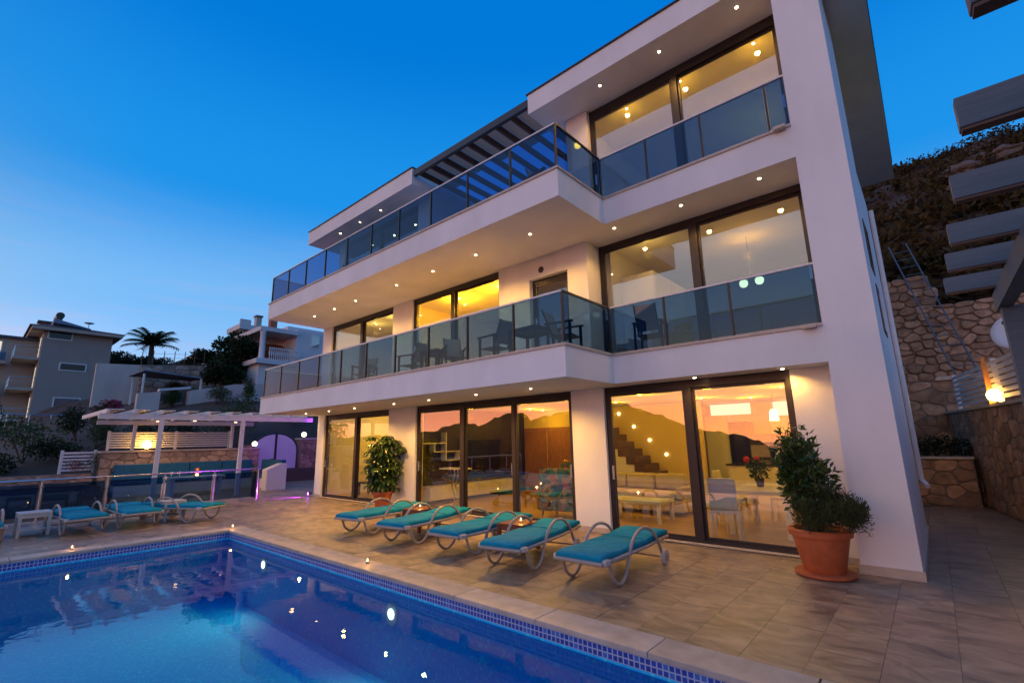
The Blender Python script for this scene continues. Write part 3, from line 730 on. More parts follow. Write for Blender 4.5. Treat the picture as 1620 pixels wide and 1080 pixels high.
def chair_white(label, loc, rz):
    t = thing('dining_chair', label, 'chair', loc, rz, 'white dining chairs')
    MB().box(-.22, .22, -.22, .22, .42, .48).build('seat', 'white_lacquer', t, local=True, bevel=.015)
    MB().add([(-.22,.18,.481),(.22,.18,.481),(.22,.22,.481),(-.22,.22,.481),(-.21,.26,1.0),(.21,.26,1.0),(.21,.30,1.0),(-.21,.30,1.0)], [(0,3,2,1),(4,5,6,7),(0,1,5,4),(1,2,6,5),(2,3,7,6),(3,0,4,7)]).build('backrest', 'white_lacquer', t, local=True, bevel=.015)
    for x in (-.2, .2):
        for y in (-.19, .2): MB().tube([(x, y, .425), (x*1.08, y*1.12, 0)], [.024, .018], 8).build('leg', 'white_lacquer', t, local=True)
def dining():
    t = thing('dining_table', 'white dining table inside the right-hand glass doors', 'table', (-2.5, 9.7, .022))
    bx('top', -3.0, -1.9, 9.05, 10.75, .73, .77, 'white_lacquer', t)
    for x in (-2.9, -2.0):
        for y in (9.15, 10.65): bx('leg', x-.045, x+.045, y-.045, y+.045, .022, .73, 'white_lacquer', t)
    chair_white('white dining chair nearest the glass with its back to the pool', (-2.85, 8.72, .022), R(190))
    chair_white('white dining chair on the left side of the dining table, front one', (-3.25, 9.5, .022), R(90))
    chair_white('white dining chair on the left side of the dining table, rear one', (-3.25, 10.4, .022), R(90))
    chair_white('white dining chair on the right side of the dining table', (-1.62, 9.6, .022), R(-90))
    chair_white('white dining chair at the far end of the dining table', (-2.45, 11.05, .022), R(0))
    v = thing('table_plant', 'small bushy plant on the dining table', 'plant', (-2.6, 10.0, .77))
    MB().lathe([(.06, 0), (.08, .14), (.07, .14), (.06, .1)], (-2.6, 10.0, .772), 12).build('pot', 'wood_dark', v, smooth=True)
    leaves_mesh('foliage', [(-2.6, 10.0, 1.08, .17, .17, .2, 260)], .08, 'leaf', v)
dining()
def kitchen():
    t = thing('kitchen_units', 'run of white and dark kitchen units with built-in oven', 'kitchen', (-3.2, 14.8, .022))
    bx('tall_cabinet', -5.1, -4.45, 14.55, 15.19, .1, 2.3, 'white_lacquer', t)
    bx('refrigerator', -4.44, -3.95, 14.5, 15.19, .1, 2.1, 'black_gloss', t)
    b = bx('oven_tower', -3.94, -3.4, 14.55, 15.19, .1, 1.75, 'feature_wall', t)
    o = bx('microwave', -3.9, -3.44, 14.52, 14.549, 1.12, 1.45, 'oven_steel', b); bx('oven', -3.9, -3.44, 14.52, 14.549, .62, 1.05, 'oven_steel', b)
    bx('base_cabinet', -3.39, -1.1, 14.6, 15.19, .1, .88, 'white_lacquer', t); bx('worktop', -3.39, -1.05, 14.56, 15.19, .885, .92, 'tile_black', t)
    for k in range(3): bx('wall_cabinet', -3.39+k*.77, -2.64+k*.77, 14.82, 15.19, 1.75, 2.2, 'white_lacquer', t)
    bx('splashback', -3.39, -1.1, 15.17, 15.199, .921, 1.74, 'tile_black', t)
    for a, b2 in ((-4.9, -3.8), (-3.3, -1.6)): bx('light_panel', a, b2, 14.55 if a < -4 else 14.8, 14.56 if a < -4 else 14.81, 2.31 if a < -4 else 2.24, 2.62, 'panel_lit', t)
    p = thing('pendant_lamp', 'glowing glass pendant lamp above the kitchen counter', 'lamp', (-2.75, 12.4, 2.0))
    MB().tube([(-2.75, 12.4, 2.3), (-2.75, 12.4, S1B-.002)], .006, 6).build('cord', 'frame', p)
    MB().lathe([(.05, .26), (.085, .2), (.1, 0), (.09, 0), (.075, .19)], (-2.75, 12.4, 2.04), 16).build('shade', 'bulb', p, smooth=True)
    for i, x in enumerate((-3.8, -3.55)):
        f = thing('red_vase', 'small red vase on the kitchen counter, '+('left' if i == 0 else 'right')+' of the pair', 'vase', (x, 13.6, 1.0))
        MB().lathe([(.04, 0), (.08, .06), (.075, .14), (.04, .18)], (x, 13.6, 1.0), 14).build('body', 'flower_red', f, smooth=True)
    t = thing('kitchen_island', 'low counter in front of the kitchen units', 'counter', (-3.5, 13.6, .022))
    bx('body', -4.2, -2.6, 13.4, 13.9, .022, .95, 'white_lacquer', t); bx('top', -4.25, -2.55, 13.35, 13.95, .951, .995, 'tile_black', t)
kitchen()
def bedroom():
    t = thing('bed', 'bed with white cover in the left-hand ground floor room', 'bed', (-12.9, 10.6, .022))
    bx('mattress', -13.8, -12.0, 9.5, 11.6, .3, .58, 'bed_white', t, .04); bx('frame', -13.85, -11.95, 9.45, 11.65, .12, .3, 'wood_dark', t); bx('headboard', -13.85, -11.95, 11.66, 11.74, .12, 1.05, 'wood_dark', t)
    t = thing('bench', 'wooden bench with a slatted back inside the left glass door', 'bench', (-14.2, 9.2, .022))
    bx('seat', -14.9, -13.5, 9.0, 9.4, .40, .45, 'wood_dark', t); bx('backrest', -14.9, -13.5, 9.4, 9.44, .62, .78, 'wood_dark', t)
    for x in (-14.85, -13.55):
        bx('leg', x-.03, x+.03, 9.02, 9.08, .022, .4, 'wood_dark', t); bx('leg', x-.03, x+.03, 9.38, 9.445, .022, .4, 'wood_dark', t); bx('upright', x-.03, x+.03, 9.402, 9.438, .451, .619, 'wood_dark', t)
    t = thing('framed_picture', 'framed landscape picture on the yellow bedroom wall', 'picture', (-13.6, 12.27, 1.5))
    bx('frame', -14.2, -13.0, 12.265, 12.295, 1.28, 2.2, 'wood_dark', t); bx('canvas', -14.14, -13.06, 12.25, 12.264, 1.34, 2.14, 'painting', t)
bedroom()
def upper_rooms():
    p = thing('ceiling_lamp', 'ceiling lamp with two glowing globes in the upper right room', 'lamp', (-2.35, 10.2, 4.6))
    MB().tube([(-2.35, 10.2, 4.86), (-2.35, 10.2, S2B-.002)], .012, 8).build('stem', 'steel', p)
    MB().tube([(-2.5, 10.2, 4.86), (-2.2, 10.2, 4.86)], .012, 8).build('arm', 'steel', p)
    for x in (-2.5, -2.2): MB().sphere((x, 10.2, 4.78), .085).build('globe', 'bulb', p, smooth=True)
    light('ceiling_lamp', 'POINT', (-2.35, 10.2, 5.35), 13, (1, .48, .05), p, .1)
    w = thing('wardrobe', 'tall white wardrobe in the upper right room', 'wardrobe', (-4.2, 11, S1T))
    bx('carcass', -4.74, -4.0, 9.2, 12.7, S1T+.012, 5.2, 'white_lacquer', w)
    for k in range(4): bx('door', -3.995, -3.975, 9.22+k*.87, 9.22+k*.87+.855, S1T+.06, 5.17, 'white_lacquer', w)
    t = thing('floor_lamp', 'uplighter standing lamp in the top floor room', 'lamp', (-2.0, 11.5, S2T))
    MB().lathe([(.15, 0), (.15, .02), (.015, .03), (.015, 1.5), (.16, 1.7), (.15, 1.7), (.02, 1.55)], (-2.0, 11.5, S2T+.012), 16).build('stand', 'steel', t, smooth=True)
    light('floor_lamp', 'POINT', (-2.0, 11.5, S2T+1.85), 32, (1, .55, .10), t, .06)
    c = thing('framed_picture', 'blue framed picture leaning inside the upper middle window', 'picture', (-8.2, 9.2, S1T))
    bx('frame', -8.75, -7.85, 9.3, 9.34, S1T+.45, S1T+1.25, 'wood_dark', c); bx('canvas', -8.7, -7.9, 9.285, 9.299, S1T+.5, S1T+1.2, 'painting', c)
upper_rooms()

# ================================================================== TERRACE FURNITURE
def catmull(pts, n=6):
    P = [Vector(p) for p in pts]; P = [P[0]*2-P[1]]+P+[P[-1]*2-P[-2]]; out = []
    for i in range(1, len(P)-2):
        for k in range(n):
            t = k/n; a, b, c, d = P[i-1:i+3]
            out.append(.5*((2*b)+(c-a)*t+(2*a-5*b+4*c-d)*t*t+(3*b-a-3*c+d)*t**3))
    return out+[P[-2]]
def make_lounger():
    t = thing('sun_lounger', 'x', 'sun lounger')
    hw = .33; 
    for s in (-1, 1):
        x = s*hw
        pts = [(x, .06, .325), (x, .16, .27), (x, .24, .10), (x, .39, .022), (x, .55, .10), (x, .66, .30), (x, .84, .485), (x, 1.08, .55), (x, 1.32, .49), (x, 1.5, .33), (x, 1.62, .14)]
        MB().tube(catmull(pts), .021, 8).build('side_frame', 'resin', t, smooth=True, local=True)
        MB().tube([(x*.97, 0, .305), (x*.97, 1.2, .305), (x*.97, 1.86, .335)], .024, 8).build('bed_rail', 'resin', t, smooth=True, local=True)
        w = MB().tube([(x+s*.005, 1.64, .095), (x+s*.05, 1.64, .095)], .095, 18).build('wheel', 'resin_white', t, local=True)
        MB().tube([(x+s*.049, 1.64, .095), (x+s*.058, 1.64, .095)], .05, 12).build('hub', 'resin', w, local=True)
        MB().box(x-.035, x+.035, .02, .14, .285, .345).build('clamp', 'resin_white', t, local=True, bevel=.01)
    MB().tube([(-hw, 1.64, .095), (hw, 1.64, .095)], .012, 8).build('axle', 'resin', t, local=True)
    MB().tube([(-hw, .0, .305), (hw, .0, .305)], .024, 8).build('end_rail', 'resin', t, local=True)
    for k in range(14):
        y = .10+k*.13; z = .305+max(0, y-1.15)*.045
        MB().box(-hw+.03, hw-.03, y-.045, y+.045, z-.008, z+.008).build('slat', 'resin', t, local=True)
    # cushion: flat with the head part raised a little
    m = MB(); prof = [(0.0, .325), (.02, .32), (1.1, .32), (1.88, .36)]; th = .07; W = hw-.015; n = 12
    ys = [0, .015, .05]+[.1+i*(1.76/16) for i in range(17)]+[1.875, 1.89]
    top = []; bot = []
    for y in ys:
        z = .318+max(0, y-1.1)*.06
        rr = th*(1-.35*math.exp(-y/.03)-.35*math.exp(-(1.89-y)/.03)); bulge = .007*math.sin(y*9)
        ring = []
        for u, zz in ((-1, .0), (-1, .55), (-.985, .85), (-.94, 1), (-.5, 1.03), (0, 1.04), (.5, 1.03), (.94, 1), (.985, .85), (1, .55), (1, 0)):
            ring.append((u*W, y, z+zz*rr+(bulge if zz >= 1 else 0)))
        top.append(ring)
    nr = 11; vs = [p for r in top for p in r]; fs = []
    for i in range(len(ys)-1):
        for k in range(nr): a = i*nr+k; b = i*nr+(k+1) % nr; fs.append((a, b, b+nr, a+nr))
    fs.append(tuple(range(nr-1, -1, -1))); fs.append(tuple((len(ys)-1)*nr+k for k in range(nr)))
    c = m.add(vs, [f[::-1] for f in fs]).build('cushion', 'cushion', t, smooth=True, local=True)
    MB().tube([(-W, .35*0+1.1, .318), (-W-.012, 1.1, .36), (-W+.01, 1.1, .41), (0, 1.1, .414), (W-.01, 1.1, .41), (W+.012, 1.1, .36), (W, 1.1, .318)], .006, 6).build('seam', 'cushion', c, local=True)
    return t
def place_loungers():
    pr = make_lounger()
    spots = [((-3.37, 4.96), 1, 'turquoise cushioned sun lounger by the house, nearest the terracotta pot with the bush', 'h'),
             ((-4.55, 4.88), 9, 'turquoise sun lounger by the house, second from the big potted bush', 'h'),
             ((-5.86, 5.04), 3, 'turquoise sun lounger by the house, middle one of the five', 'h'),
             ((-7.18, 4.98), 9, 'turquoise sun lounger by the house, second from the leafy plant against the wall', 'h'),
             ((-8.65, 5.02), 7, 'turquoise sun lounger by the house, farthest one, closest to the leafy wall plant', 'h'),
             ((-13.05, 4.15), 117, 'turquoise sun lounger by the steel fence, closest to the white pergola', 'f'),
             ((-13.2, 2.84), 92, 'turquoise sun lounger by the fence, left of the one nearest the pergola', 'f'),
             ((-13.2, 1.94), 94, 'turquoise sun lounger by the fence, between a white side table and another lounger', 'f'),
             ((-13.2, .42), 91, 'turquoise sun lounger cut off at the left edge of the picture', 'f')]
    for i, ((x, y), a, lab, g) in enumerate(spots):
        o = pr if i == 0 else copy_tree(pr)
        o.location = (x, y, 0); o.rotation_euler = (0, 0, R(a)); o['label'] = lab
        o['group'] = 'sun loungers in front of the house' if g == 'h' else 'sun loungers along the fence'
place_loungers()
def small_table(name, lab, loc, rz, w, d, h, mat, shelf=True, group=None):
    t = thing(name, lab, 'table', loc, rz, group)
    n = 4; sw = w/n
    for k in range(n): MB().box(-w/2+k*sw+.004, -w/2+(k+1)*sw-.004, -d/2, d/2, h-.03, h).build('top_slat', mat, t, local=True, bevel=.004)
    for x in (-w/2+.03, w/2-.03):
        for y in (-d/2+.03, d/2-.03): MB().box(x-.025, x+.025, y-.025, y+.025, 0, h-.031).build('leg', mat, t, local=True)
    for s in (-1, 1):
        MB().box(-w/2+.056, w/2-.056, s*(d/2-.03)-.012, s*(d/2-.03)+.012, h-.1, h-.032).build('apron', mat, t, local=True)
        MB().box(s*(w/2-.03)-.012, s*(w/2-.03)+.012, -d/2+.056, d/2-.056, h-.1, h-.032).build('apron', mat, t, local=True)
    if shelf: MB().box(-w/2+.02, w/2-.02, -d/2+.06, d/2-.06, .12, .14).build('shelf', mat, t, local=True)
    return t
small_table('side_table', 'red brown wooden side table between the two loungers nearest the leafy wall plant', (-7.98, 6.25, 0), R(5), .5, .5, .42, 'wood_red', False, 'wooden side tables')
small_table('side_table', 'red brown wooden side table between the middle loungers by the house', (-5.25, 6.1, 0), R(5), .5, .5, .42, 'wood_red', False, 'wooden side tables')
small_table('side_table', 'white resin side table at the left edge beside the cut off lounger', (-14.3, 1.2, 0), R(2), .55, .5, .46, 'resin_white', True, 'white side tables')
small_table('side_table', 'white resin side table between the two loungers nearest the pergola', (-14.1, 3.55, 0), R(8), .5, .45, .46, 'resin_white', True, 'white side tables')
def tealight(lab, x, y, z):
    t = thing('tealight', lab, 'candle', (x, y, z), 0, 'tealights in glasses')
    MB().lathe([(.028, 0), (.036, .07), (.034, .07), (.026, .008)], (x, y, z+.001), 14).build('glass', 'clear_glass', t, smooth=True)
    MB().lathe([(.024, .01), (.026, .03)], (x, y, z), 12).build('wax', 'white_lacquer', t)
    MB().lathe([(.002, .032), (.010, .042), (.007, .055), (.001, .072)], (x, y, z), 8).build('flame', 'candle', t, smooth=True)
    light('tealight', 'POINT', (x, y, z+.09), 1.2, (1, .45, .12), t, .02)
tealight('lit tealight in a glass on the coping at the left side of the pool', -11.55, 1.52, .006)
tealight('lit tealight in a glass on the far corner of the pool coping', -11.5, 4.05, .006)
tealight('lit tealight in a glass on the house side pool coping', -6.45, 4.12, .006)
tealight('lit tealight on the wooden table near the leafy wall plant', -7.98, 6.25, .42)
tealight('lit tealight on the wooden table between the middle loungers', -5.2, 6.1, .42)

def pot(prof, c, parent, seg=32):
    MB().lathe(prof, c, seg).build('pot', 'terracotta', parent, smooth=False)
def big_pot():
    x, y = -1.27, 7.28
    t = thing('potted_bush', 'glossy leafy bush in a large terracotta pot by the white corner pillar', 'plant', (x, y, 0))
    b = MB().lathe([(.30, 0), (.33, .02), (.33, .05), (.29, .05)], (x, y, 0.001), 28).build('saucer', 'terracotta', t)
    p = MB().lathe([(.215, .05), (.225, .06), (.315, .47), (.35, .475), (.355, .54), (.335, .555), (.29, .55), (.28, .5), (.02, .5)], (x, y, 0), 36).build('pot', 'terracotta', t, smooth=True)
    bv = p.modifiers.new('e', 'EDGE_SPLIT'); bv.split_angle = R(40)
    MB().lathe([(.29, .50), (.02, .525)], (x, y, 0), 20).build('soil', 'soil', p)
    st = MB()
    tips = []
    for k in range(26):
        a = random.random()*2*pi; r = .04+.27*random.random(); h = .62+.72*random.random()*(1-r*.7)
        ox = -.09
        e = Vector((x+ox+math.cos(a)*r, y+math.sin(a)*r*.8, .5+h)); s = Vector((x-.05+.08*math.cos(a), y+.08*math.sin(a), .5)); mdl = (s+e)/2+Vector((math.cos(a)*.05, math.sin(a)*.05, .05))
        c = catmull([s, mdl, e], 5); st.tube(c, [.012*(1-.7*i/len(c)) for i in range(len(c))], 5); tips.append(c)
    st.build('stems', 'bark', t)
    bl = []
    for c in tips:
        for q in c[4:]: bl.append((q.x, q.y, q.z, .09, .09, .09, 9))
    leaves_mesh('foliage', bl, .11, 'leaf_glossy', t, 2.5, up=.25)
    bl = []
    for k in range(190):
        a = random.random()*2*pi; r = .40*math.sqrt(random.random()); h = .10+.40*random.random()*(1-r*1.4)
        bl.append((x+.16+math.cos(a)*r*.95, y-.16+math.sin(a)*r*.8, .52+h*1.15, .055, .055, .10, 50))
    s = leaves_mesh('low_shrub', bl, .05, 'leaf_olive', t, 5, up=.9); s['label'] = 'dense dark needle-leaved shrub at the front of the pot'
big_pot()
def wall_plant():
    x, y = -11.3, 7.6
    t = thing('potted_plant', 'tall plant with drooping hand-shaped leaves in a terracotta pot against the white wall', 'plant', (x, y, 0))
    p = MB().lathe([(.17, 0), (.25, .38), (.28, .385), (.28, .45), (.25, .45), (.24, .4), (.02, .4)], (x, y, .001), 28).build('pot', 'terracotta', t, smooth=True)
    bv = p.modifiers.new('e', 'EDGE_SPLIT'); bv.split_angle = R(40)
    st = MB(); V4 = []; 
    lm = MB()
    for k in range(5):
        a = k*1.3; top = Vector((x+.20*math.cos(a), y+.14*math.sin(a), 1.55+.17*(k % 3)))
        c = catmull([(x+.05*math.cos(a), y+.05*math.sin(a), .38), (x+.12*math.cos(a), y+.1*math.sin(a), 1.0), top], 8)
        st.tube(c, .016, 6)
        for i in range(36):
            q = c[min(len(c)-1, 2+int(i*.42))]+Vector((0, 0, random.uniform(-.05, .05))); az = random.random()*2*pi; rl = random.uniform(.16, .36)*(1 if q.z > .9 else .9)
            e = q+Vector((math.cos(az)*rl, math.sin(az)*rl, random.uniform(.0, .16)))
            st.tube([q, (q+e)/2+Vector((0, 0, .04)), e], .004, 4, False)
            nl = random.randint(6, 8)      # a whorl of drooping leaflets
            for j in range(nl):
                b = j*2*pi/nl+az; L = random.uniform(.17, .25); w = .042
                d = Vector((math.cos(b), math.sin(b), 0)); s = Vector((-math.sin(b), math.cos(b), 0))
                p1 = e+d*L*.35+Vector((0, 0, -.005)); p2 = e+d*L*.68+Vector((0, 0, -.05)); p3 = e+d*L*.86+Vector((0, 0, -.13))
                lm.add([e, p1+s*w*.8, p2+s*w, p3, p2-s*w, p1-s*w*.8, p1-Vector((0, 0, .012)), p2-Vector((0, 0, .012))], [(0,1,6),(1,2,7,6),(2,3,7),(3,4,7),(4,5,6,7),(5,0,6)])
    st.build('stems', 'bark', t); lm.build('foliage', 'leaf_glossy', t)
wall_plant()

def balcony_chair(name='balcony_chair'):
    t = thing(name, 'x', 'chair')
    for s in (-1, 1):
        MB().box(s*.27-.02, s*.27+.02, -.27, -.22, 0, .62).build('leg', 'wood_dark', t, local=True); MB().box(s*.27-.02, s*.27+.02, .22, .27, 0, .62).build('leg', 'wood_dark', t, local=True)
        MB().box(s*.27-.035, s*.27+.035, -.31, .31, .621, .65).build('armrest', 'wood_dark', t, local=True)
        MB().obox((s*.21, .16, .38), (s*.21, .40, .98), .03, .03).build('back_post', 'wood_dark', t, local=True)
    for k in range(5): MB().box(-.24, .24, -.26+k*.1, -.175+k*.1, .37, .39).build('seat_slat', 'wood_dark', t, local=True)
    MB().add([(-.2,.19,.46),(.2,.19,.46),(.2,.21,.455),(-.2,.21,.455),(-.2,.385,.96),(.2,.385,.96),(.2,.405,.955),(-.2,.405,.955)], [(0,3,2,1),(4,5,6,7),(0,1,5,4),(1,2,6,5),(2,3,7,6),(3,0,4,7)]).build('back_canvas', 'canvas', t, local=True)
    return t
def balcony_sets():
    pr = balcony_chair(); g = 'dark wooden balcony armchairs'
    sp = [((-4.75, 6.9, S1T), 100, 'dark wooden armchair on the first balcony nearest its front corner'),
          ((-6.35, 6.8, S1T), -95, 'dark wooden armchair on the first balcony facing the corner one across a table'),
          ((-7.75, 6.95, S1T), 60, 'dark wooden armchair on the first balcony outside the orange lit window'),
          ((-9.2, 6.9, S1T), -80, 'dark wooden armchair on the first balcony left of the orange lit window'),
          ((-11.3, 6.9, S1T), 30, 'dark wooden armchair on the first balcony at the dim left window'),
          ((-3.6, 8.0, S1T), 190, 'dark wooden armchair on the short right balcony of the first floor'),
          ((-5.1, 6.95, S2T), 80, 'dark wooden armchair on the top balcony near its front corner'),
          ((-12.2, 7.0, S2T), 20, 'dark wooden armchair on the top balcony towards its left end')]
    for i, (p, a, lab) in enumerate(sp):
        o = pr if i == 0 else copy_tree(pr); o.location = (p[0], p[1], p[2]+.003); o.rotation_euler = (0, 0, R(a)); o.scale = (.88, .88, .88); tag(o, lab, 'chair', g)
    small_table('balcony_table', 'dark wooden table between two armchairs at the balcony corner', (-5.55, 6.95, S1T), 0, .7, .6, .62, 'wood_dark', False, 'balcony tables')
    small_table('balcony_table', 'dark wooden table outside the orange lit window', (-8.5, 7.1, S1T), 0, .6, .6, .62, 'wood_dark', False, 'balcony tables')
balcony_sets()
# ================================================================== SIDE TERRACE ON THE LEFT
def clip_cell(poly, px, py, qx, qy):
    """keep the side of the bisector of p and q that holds p"""
    mx, my, nx, ny = (px+qx)/2, (py+qy)/2, qx-px, qy-py; out = []
    for i in range(len(poly)):
        a, b = poly[i], poly[(i+1) % len(poly)]; da = (a[0]-mx)*nx+(a[1]-my)*ny; db = (b[0]-mx)*nx+(b[1]-my)*ny
        if da <= 0: out.append(a)
        if (da < 0) != (db < 0) and abs(da-db) > 1e-9:
            t = da/(da-db); out.append((a[0]+(b[0]-a[0])*t, a[1]+(b[1]-a[1])*t))
    return out
def rubble(parent, p0, p1, z0, ztop, size=(.26, .2), mat='stone', proud=(.012, .04), objects=True, gap=.022):
    """irregular rubble stones on the face right of the direction p0->p1; ztop: number or function of distance"""
    a = Vector((*p0, 0)); b = Vector((*p1, 0)); L = (b-a).length; d = (b-a)/L; n = Vector((d.y, -d.x, 0))
    zt = ztop if callable(ztop) else (lambda u: ztop)
    zmax = max(zt(L*k/20) for k in range(21)); asp = size[0]/size[1]; seeds = []
    nr = max(1, round((zmax-z0)/size[1]))
    for r in range(nr):
        nc = max(1, round(L/size[0]*random.uniform(.75, 1.2)))
        for c in range(nc): seeds.append(((c+.5+random.uniform(-.36, .36)+.5*(r % 2)-.25)*L/nc, z0+(r+.5+random.uniform(-.36, .36))*(zmax-z0)/nr))
    allm = MB()
    for i, (u, z) in enumerate(seeds):
        top = zt(min(max(u, 0), L))
        if z > top: continue
        poly = [(0, z0), (L, z0), (L, top), (0, top)]
        near = sorted((q for k, q in enumerate(seeds) if k != i), key=lambda q: ((q[0]-u)/asp)**2+(q[1]-z)**2)[:16]
        poly = [(x/asp, y) for x, y in poly]
        for q in near:
            poly = clip_cell(poly, u/asp, z, q[0]/asp, q[1])
            if len(poly) < 3: break
        if len(poly) < 3: continue
        poly = [(x*asp, y) for x, y in poly]
        cu = sum(p[0] for p in poly)/len(poly); cv = sum(p[1] for p in poly)/len(poly)
        # inset for the joint, round the corners by cutting them
        P = []; m = len(poly)
        for k in range(m):
            x, y = poly[k]; ex, ey = cu-x, cv-y; el = math.hypot(ex, ey)+1e-6; s = min(.4, gap*.75/el); P.append((x+ex*s, y+ey*s))
        Q = []
        for k in range(m):
            pa, pb, pc = P[k-1], P[k], P[(k+1) % m]; f = .24
            Q += [(pb[0]+(pa[0]-pb[0])*f, pb[1]+(pa[1]-pb[1])*f), (pb[0]+(pc[0]-pb[0])*f, pb[1]+(pc[1]-pb[1])*f)]
        if max(p[0] for p in Q)-min(p[0] for p in Q) < .05: continue
        P = Q; c = len(P); pr = random.uniform(*proud); tx, ty = random.uniform(-.02, .02), random.uniform(-.02, .02)
        vs = [a+d*x+Vector((0, 0, y))-n*.004 for x, y in P]+[a+d*(cu+(x-cu)*.98)+Vector((0, 0, cv+(y-cv)*.98))+n*pr*.6 for x, y in P]+[a+d*(cu+(x-cu)*.86)+Vector((0, 0, cv+(y-cv)*.84))+n*(pr+tx*(x-cu)+ty*(y-cv)) for x, y in P]
        fs = [tuple(range(2*c, 3*c))]
        for k in range(c):
            q = (k+1) % c; fs += [(k, q, c+q, c+k), (c+k, c+q, 2*c+q, 2*c+k)]
        if objects: MB().add(vs, fs).build('stone', mat, parent)
        else: allm.add(vs, fs)
    if not objects:
        o = allm.build('stones', mat, parent); o['kind'] = 'stuff'
def globe(lab, x, y, z, r=.11, mat='globe_white', base=True):
    t = thing('globe_lamp', lab, 'lamp', (x, y, z), 0, 'round globe garden lamps')
    MB().lathe([(.06, 0), (.05, .03), (.04, .06)], (x, y, z+.001), 12).build('base', 'frame', t)
    MB().sphere((x, y, z+.05+r), r).build('globe', mat, t, smooth=True)
def slat_fence(name, lab, p0, p1, z0, z1, posts, n, mat='white_paint', group=None):
    a = Vector((*p0, 0)); b = Vector((*p1, 0)); L = (b-a).length; d = (b-a)/L; nrm = Vector((d.y, -d.x, 0))
    t = thing(name, lab, 'fence', ((a.x+b.x)/2, (a.y+b.y)/2, z0), 0, group)
    for s in posts:
        p = a+d*(s*L); MB().obox(p+Vector((0, 0, z0)), p+Vector((0, 0, z1+.04)), .08, .08).build('post', mat, t)
    h = (z1-z0-.06)/n
    for k in range(n):
        z = z0+.06+h*(k+.5)
        MB().obox(a+nrm*.055+Vector((0, 0, z)), b+nrm*.055+Vector((0, 0, z)), .022, h*.62).build('slat', mat, t)
def pool_fence():
    a = Vector((-16.72, 6.5, 0)); b = Vector((-16.85, -3.6, 0)); L = (b-a).length; d = (b-a)/L
    t = thing('pool_fence', 'low fence of dark glass panels under a steel handrail beyond the loungers', 'fence', (-16.8, 1.5, 0))
    MB().tube([a+Vector((0, 0, .98)), b+Vector((0, 0, .98))], .026, 10).build('handrail', 'steel', t, smooth=True)
    n = 8
    for k in range(n+1):
        p = a+d*(L*k/n); q = MB().tube([p, p+Vector((0, 0, .955))], .022, 8).build('post', 'steel', t)
        MB().lathe([(.05, 0), (.05, .012)], (p.x, p.y, .001), 12).build('base_plate', 'steel', q)
    for k in range(n):
        MB().obox(a+d*(L*k/n+.05)+Vector((0, 0, .5)), a+d*(L*(k+1)/n-.05)+Vector((0, 0, .5)), .012, .76).build('glass_panel', 'rail_glass', t)
    # return at the opening, a dark slatted end panel
    for k in range(7): MB().box(-17.25+k*.075, -17.2+k*.075, 6.52, 6.56, .06, .94).build('bar', 'dark_steel', t)
pool_fence()
def left_pergola():
    X0, X1 = -19, -22.9
    t = thing('white_pergola', 'white timber pergola over the outdoor seating', 'pergola', (-21, 5.6, 0))
    for y in (4.23, 6.7): bx('post', X0-.06, X0+.06, y-.06, y+.06, 0.001, 2.6, 'white_paint', t)
    for y in (4.28, 7.68): bx('post', X1-.05, X1+.05, y-.05, y+.05, 1.64, 2.58, 'white_paint', t)
    bx('beam', X0-.06, X0+.06, 2.62, 9.3, 2.601, 2.77, 'white_paint', t); bx('beam', X1-.06, X1+.06, 3.15, 8.5, 2.581, 2.74, 'white_paint', t)
    for k in range(10): 
        y = 2.75+k*.68; bx('rafter', X1-.3, X0+.32, y, y+.07, 2.772, 2.90, 'white_paint', t)
    for k in range(9): 
        y = 2.85+k*.68; bx('roof_board', X1-.2, X0-.1+.0, y+.02, y+.40, 2.902, 2.925, 'white_paint', t)
    for i, (x, y) in enumerate(((-20.6, 5.6), (-21.2, 4.6), (-21.2, 7.2))):
        s = MB().lathe([(.07, .0), (.05, .09), (.02, .12)], (x, y, 2.66), 12).build('spot_lamp', 'white_lacquer', t); MB().lathe([(.05, 0), (.05, .01)], (x, y, 2.645), 12).build('lens', 'lamp_lens_dim', s)
        light('pergola_spot', 'SPOT', (x, y, 2.62), 85, (1, .55, .25), s, .05, R(140), .6)
left_pergola()
def terrace_wall():
    t = thing('stone_wall', 'rubble stone wall behind the seating under the white pergola', 'wall', (-23.2, 6, 0))
    bx('mortar_core', -23.5, -23.0, 3.4, 8.9, 0, 1.56, 'mortar', t); bx('coping', -23.55, -22.93, 3.35, 8.95, 1.561, 1.63, 'trim_stone', t)
    rubble(t, (-23.0, 3.4), (-23.0, 8.9), .02, 1.55, (.42, .24), 'stone_pale')
    t2 = thing('stone_wall', 'low stone kerb wall under the short white fence in the garden', 'wall', (-23.3, 1.0, 0))
    bx('mortar_core', -23.5, -23.2, -2.5, 3.33, -.5, .86, 'mortar', t2); rubble(t2, (-23.2, -2.5), (-23.2, 3.33), -.3, .84, (.5, .28), 'stone')
    slat_fence('slat_fence', 'white slatted fence on top of the stone wall by the pergola', (-23.25, 3.6), (-23.25, 7.7), 1.64, 2.32, (0, .52, 1), 7, group='white slatted fences')
    slat_fence('slat_fence', 'short white slatted fence lower down in the dark garden', (-23.35, 2.4), (-23.35, 3.3), .87, 1.64, (0, 1), 6, group='white slatted fences')
    globe('bright yellow globe lamp on the stone wall before the slatted fence', -22.98, 4.75, 1.632, .14, 'globe_warm')
    globe('white globe lamp on the stone wall left of the arched gate', -23.1, 8.72, 1.632, .11)
terrace_wall()
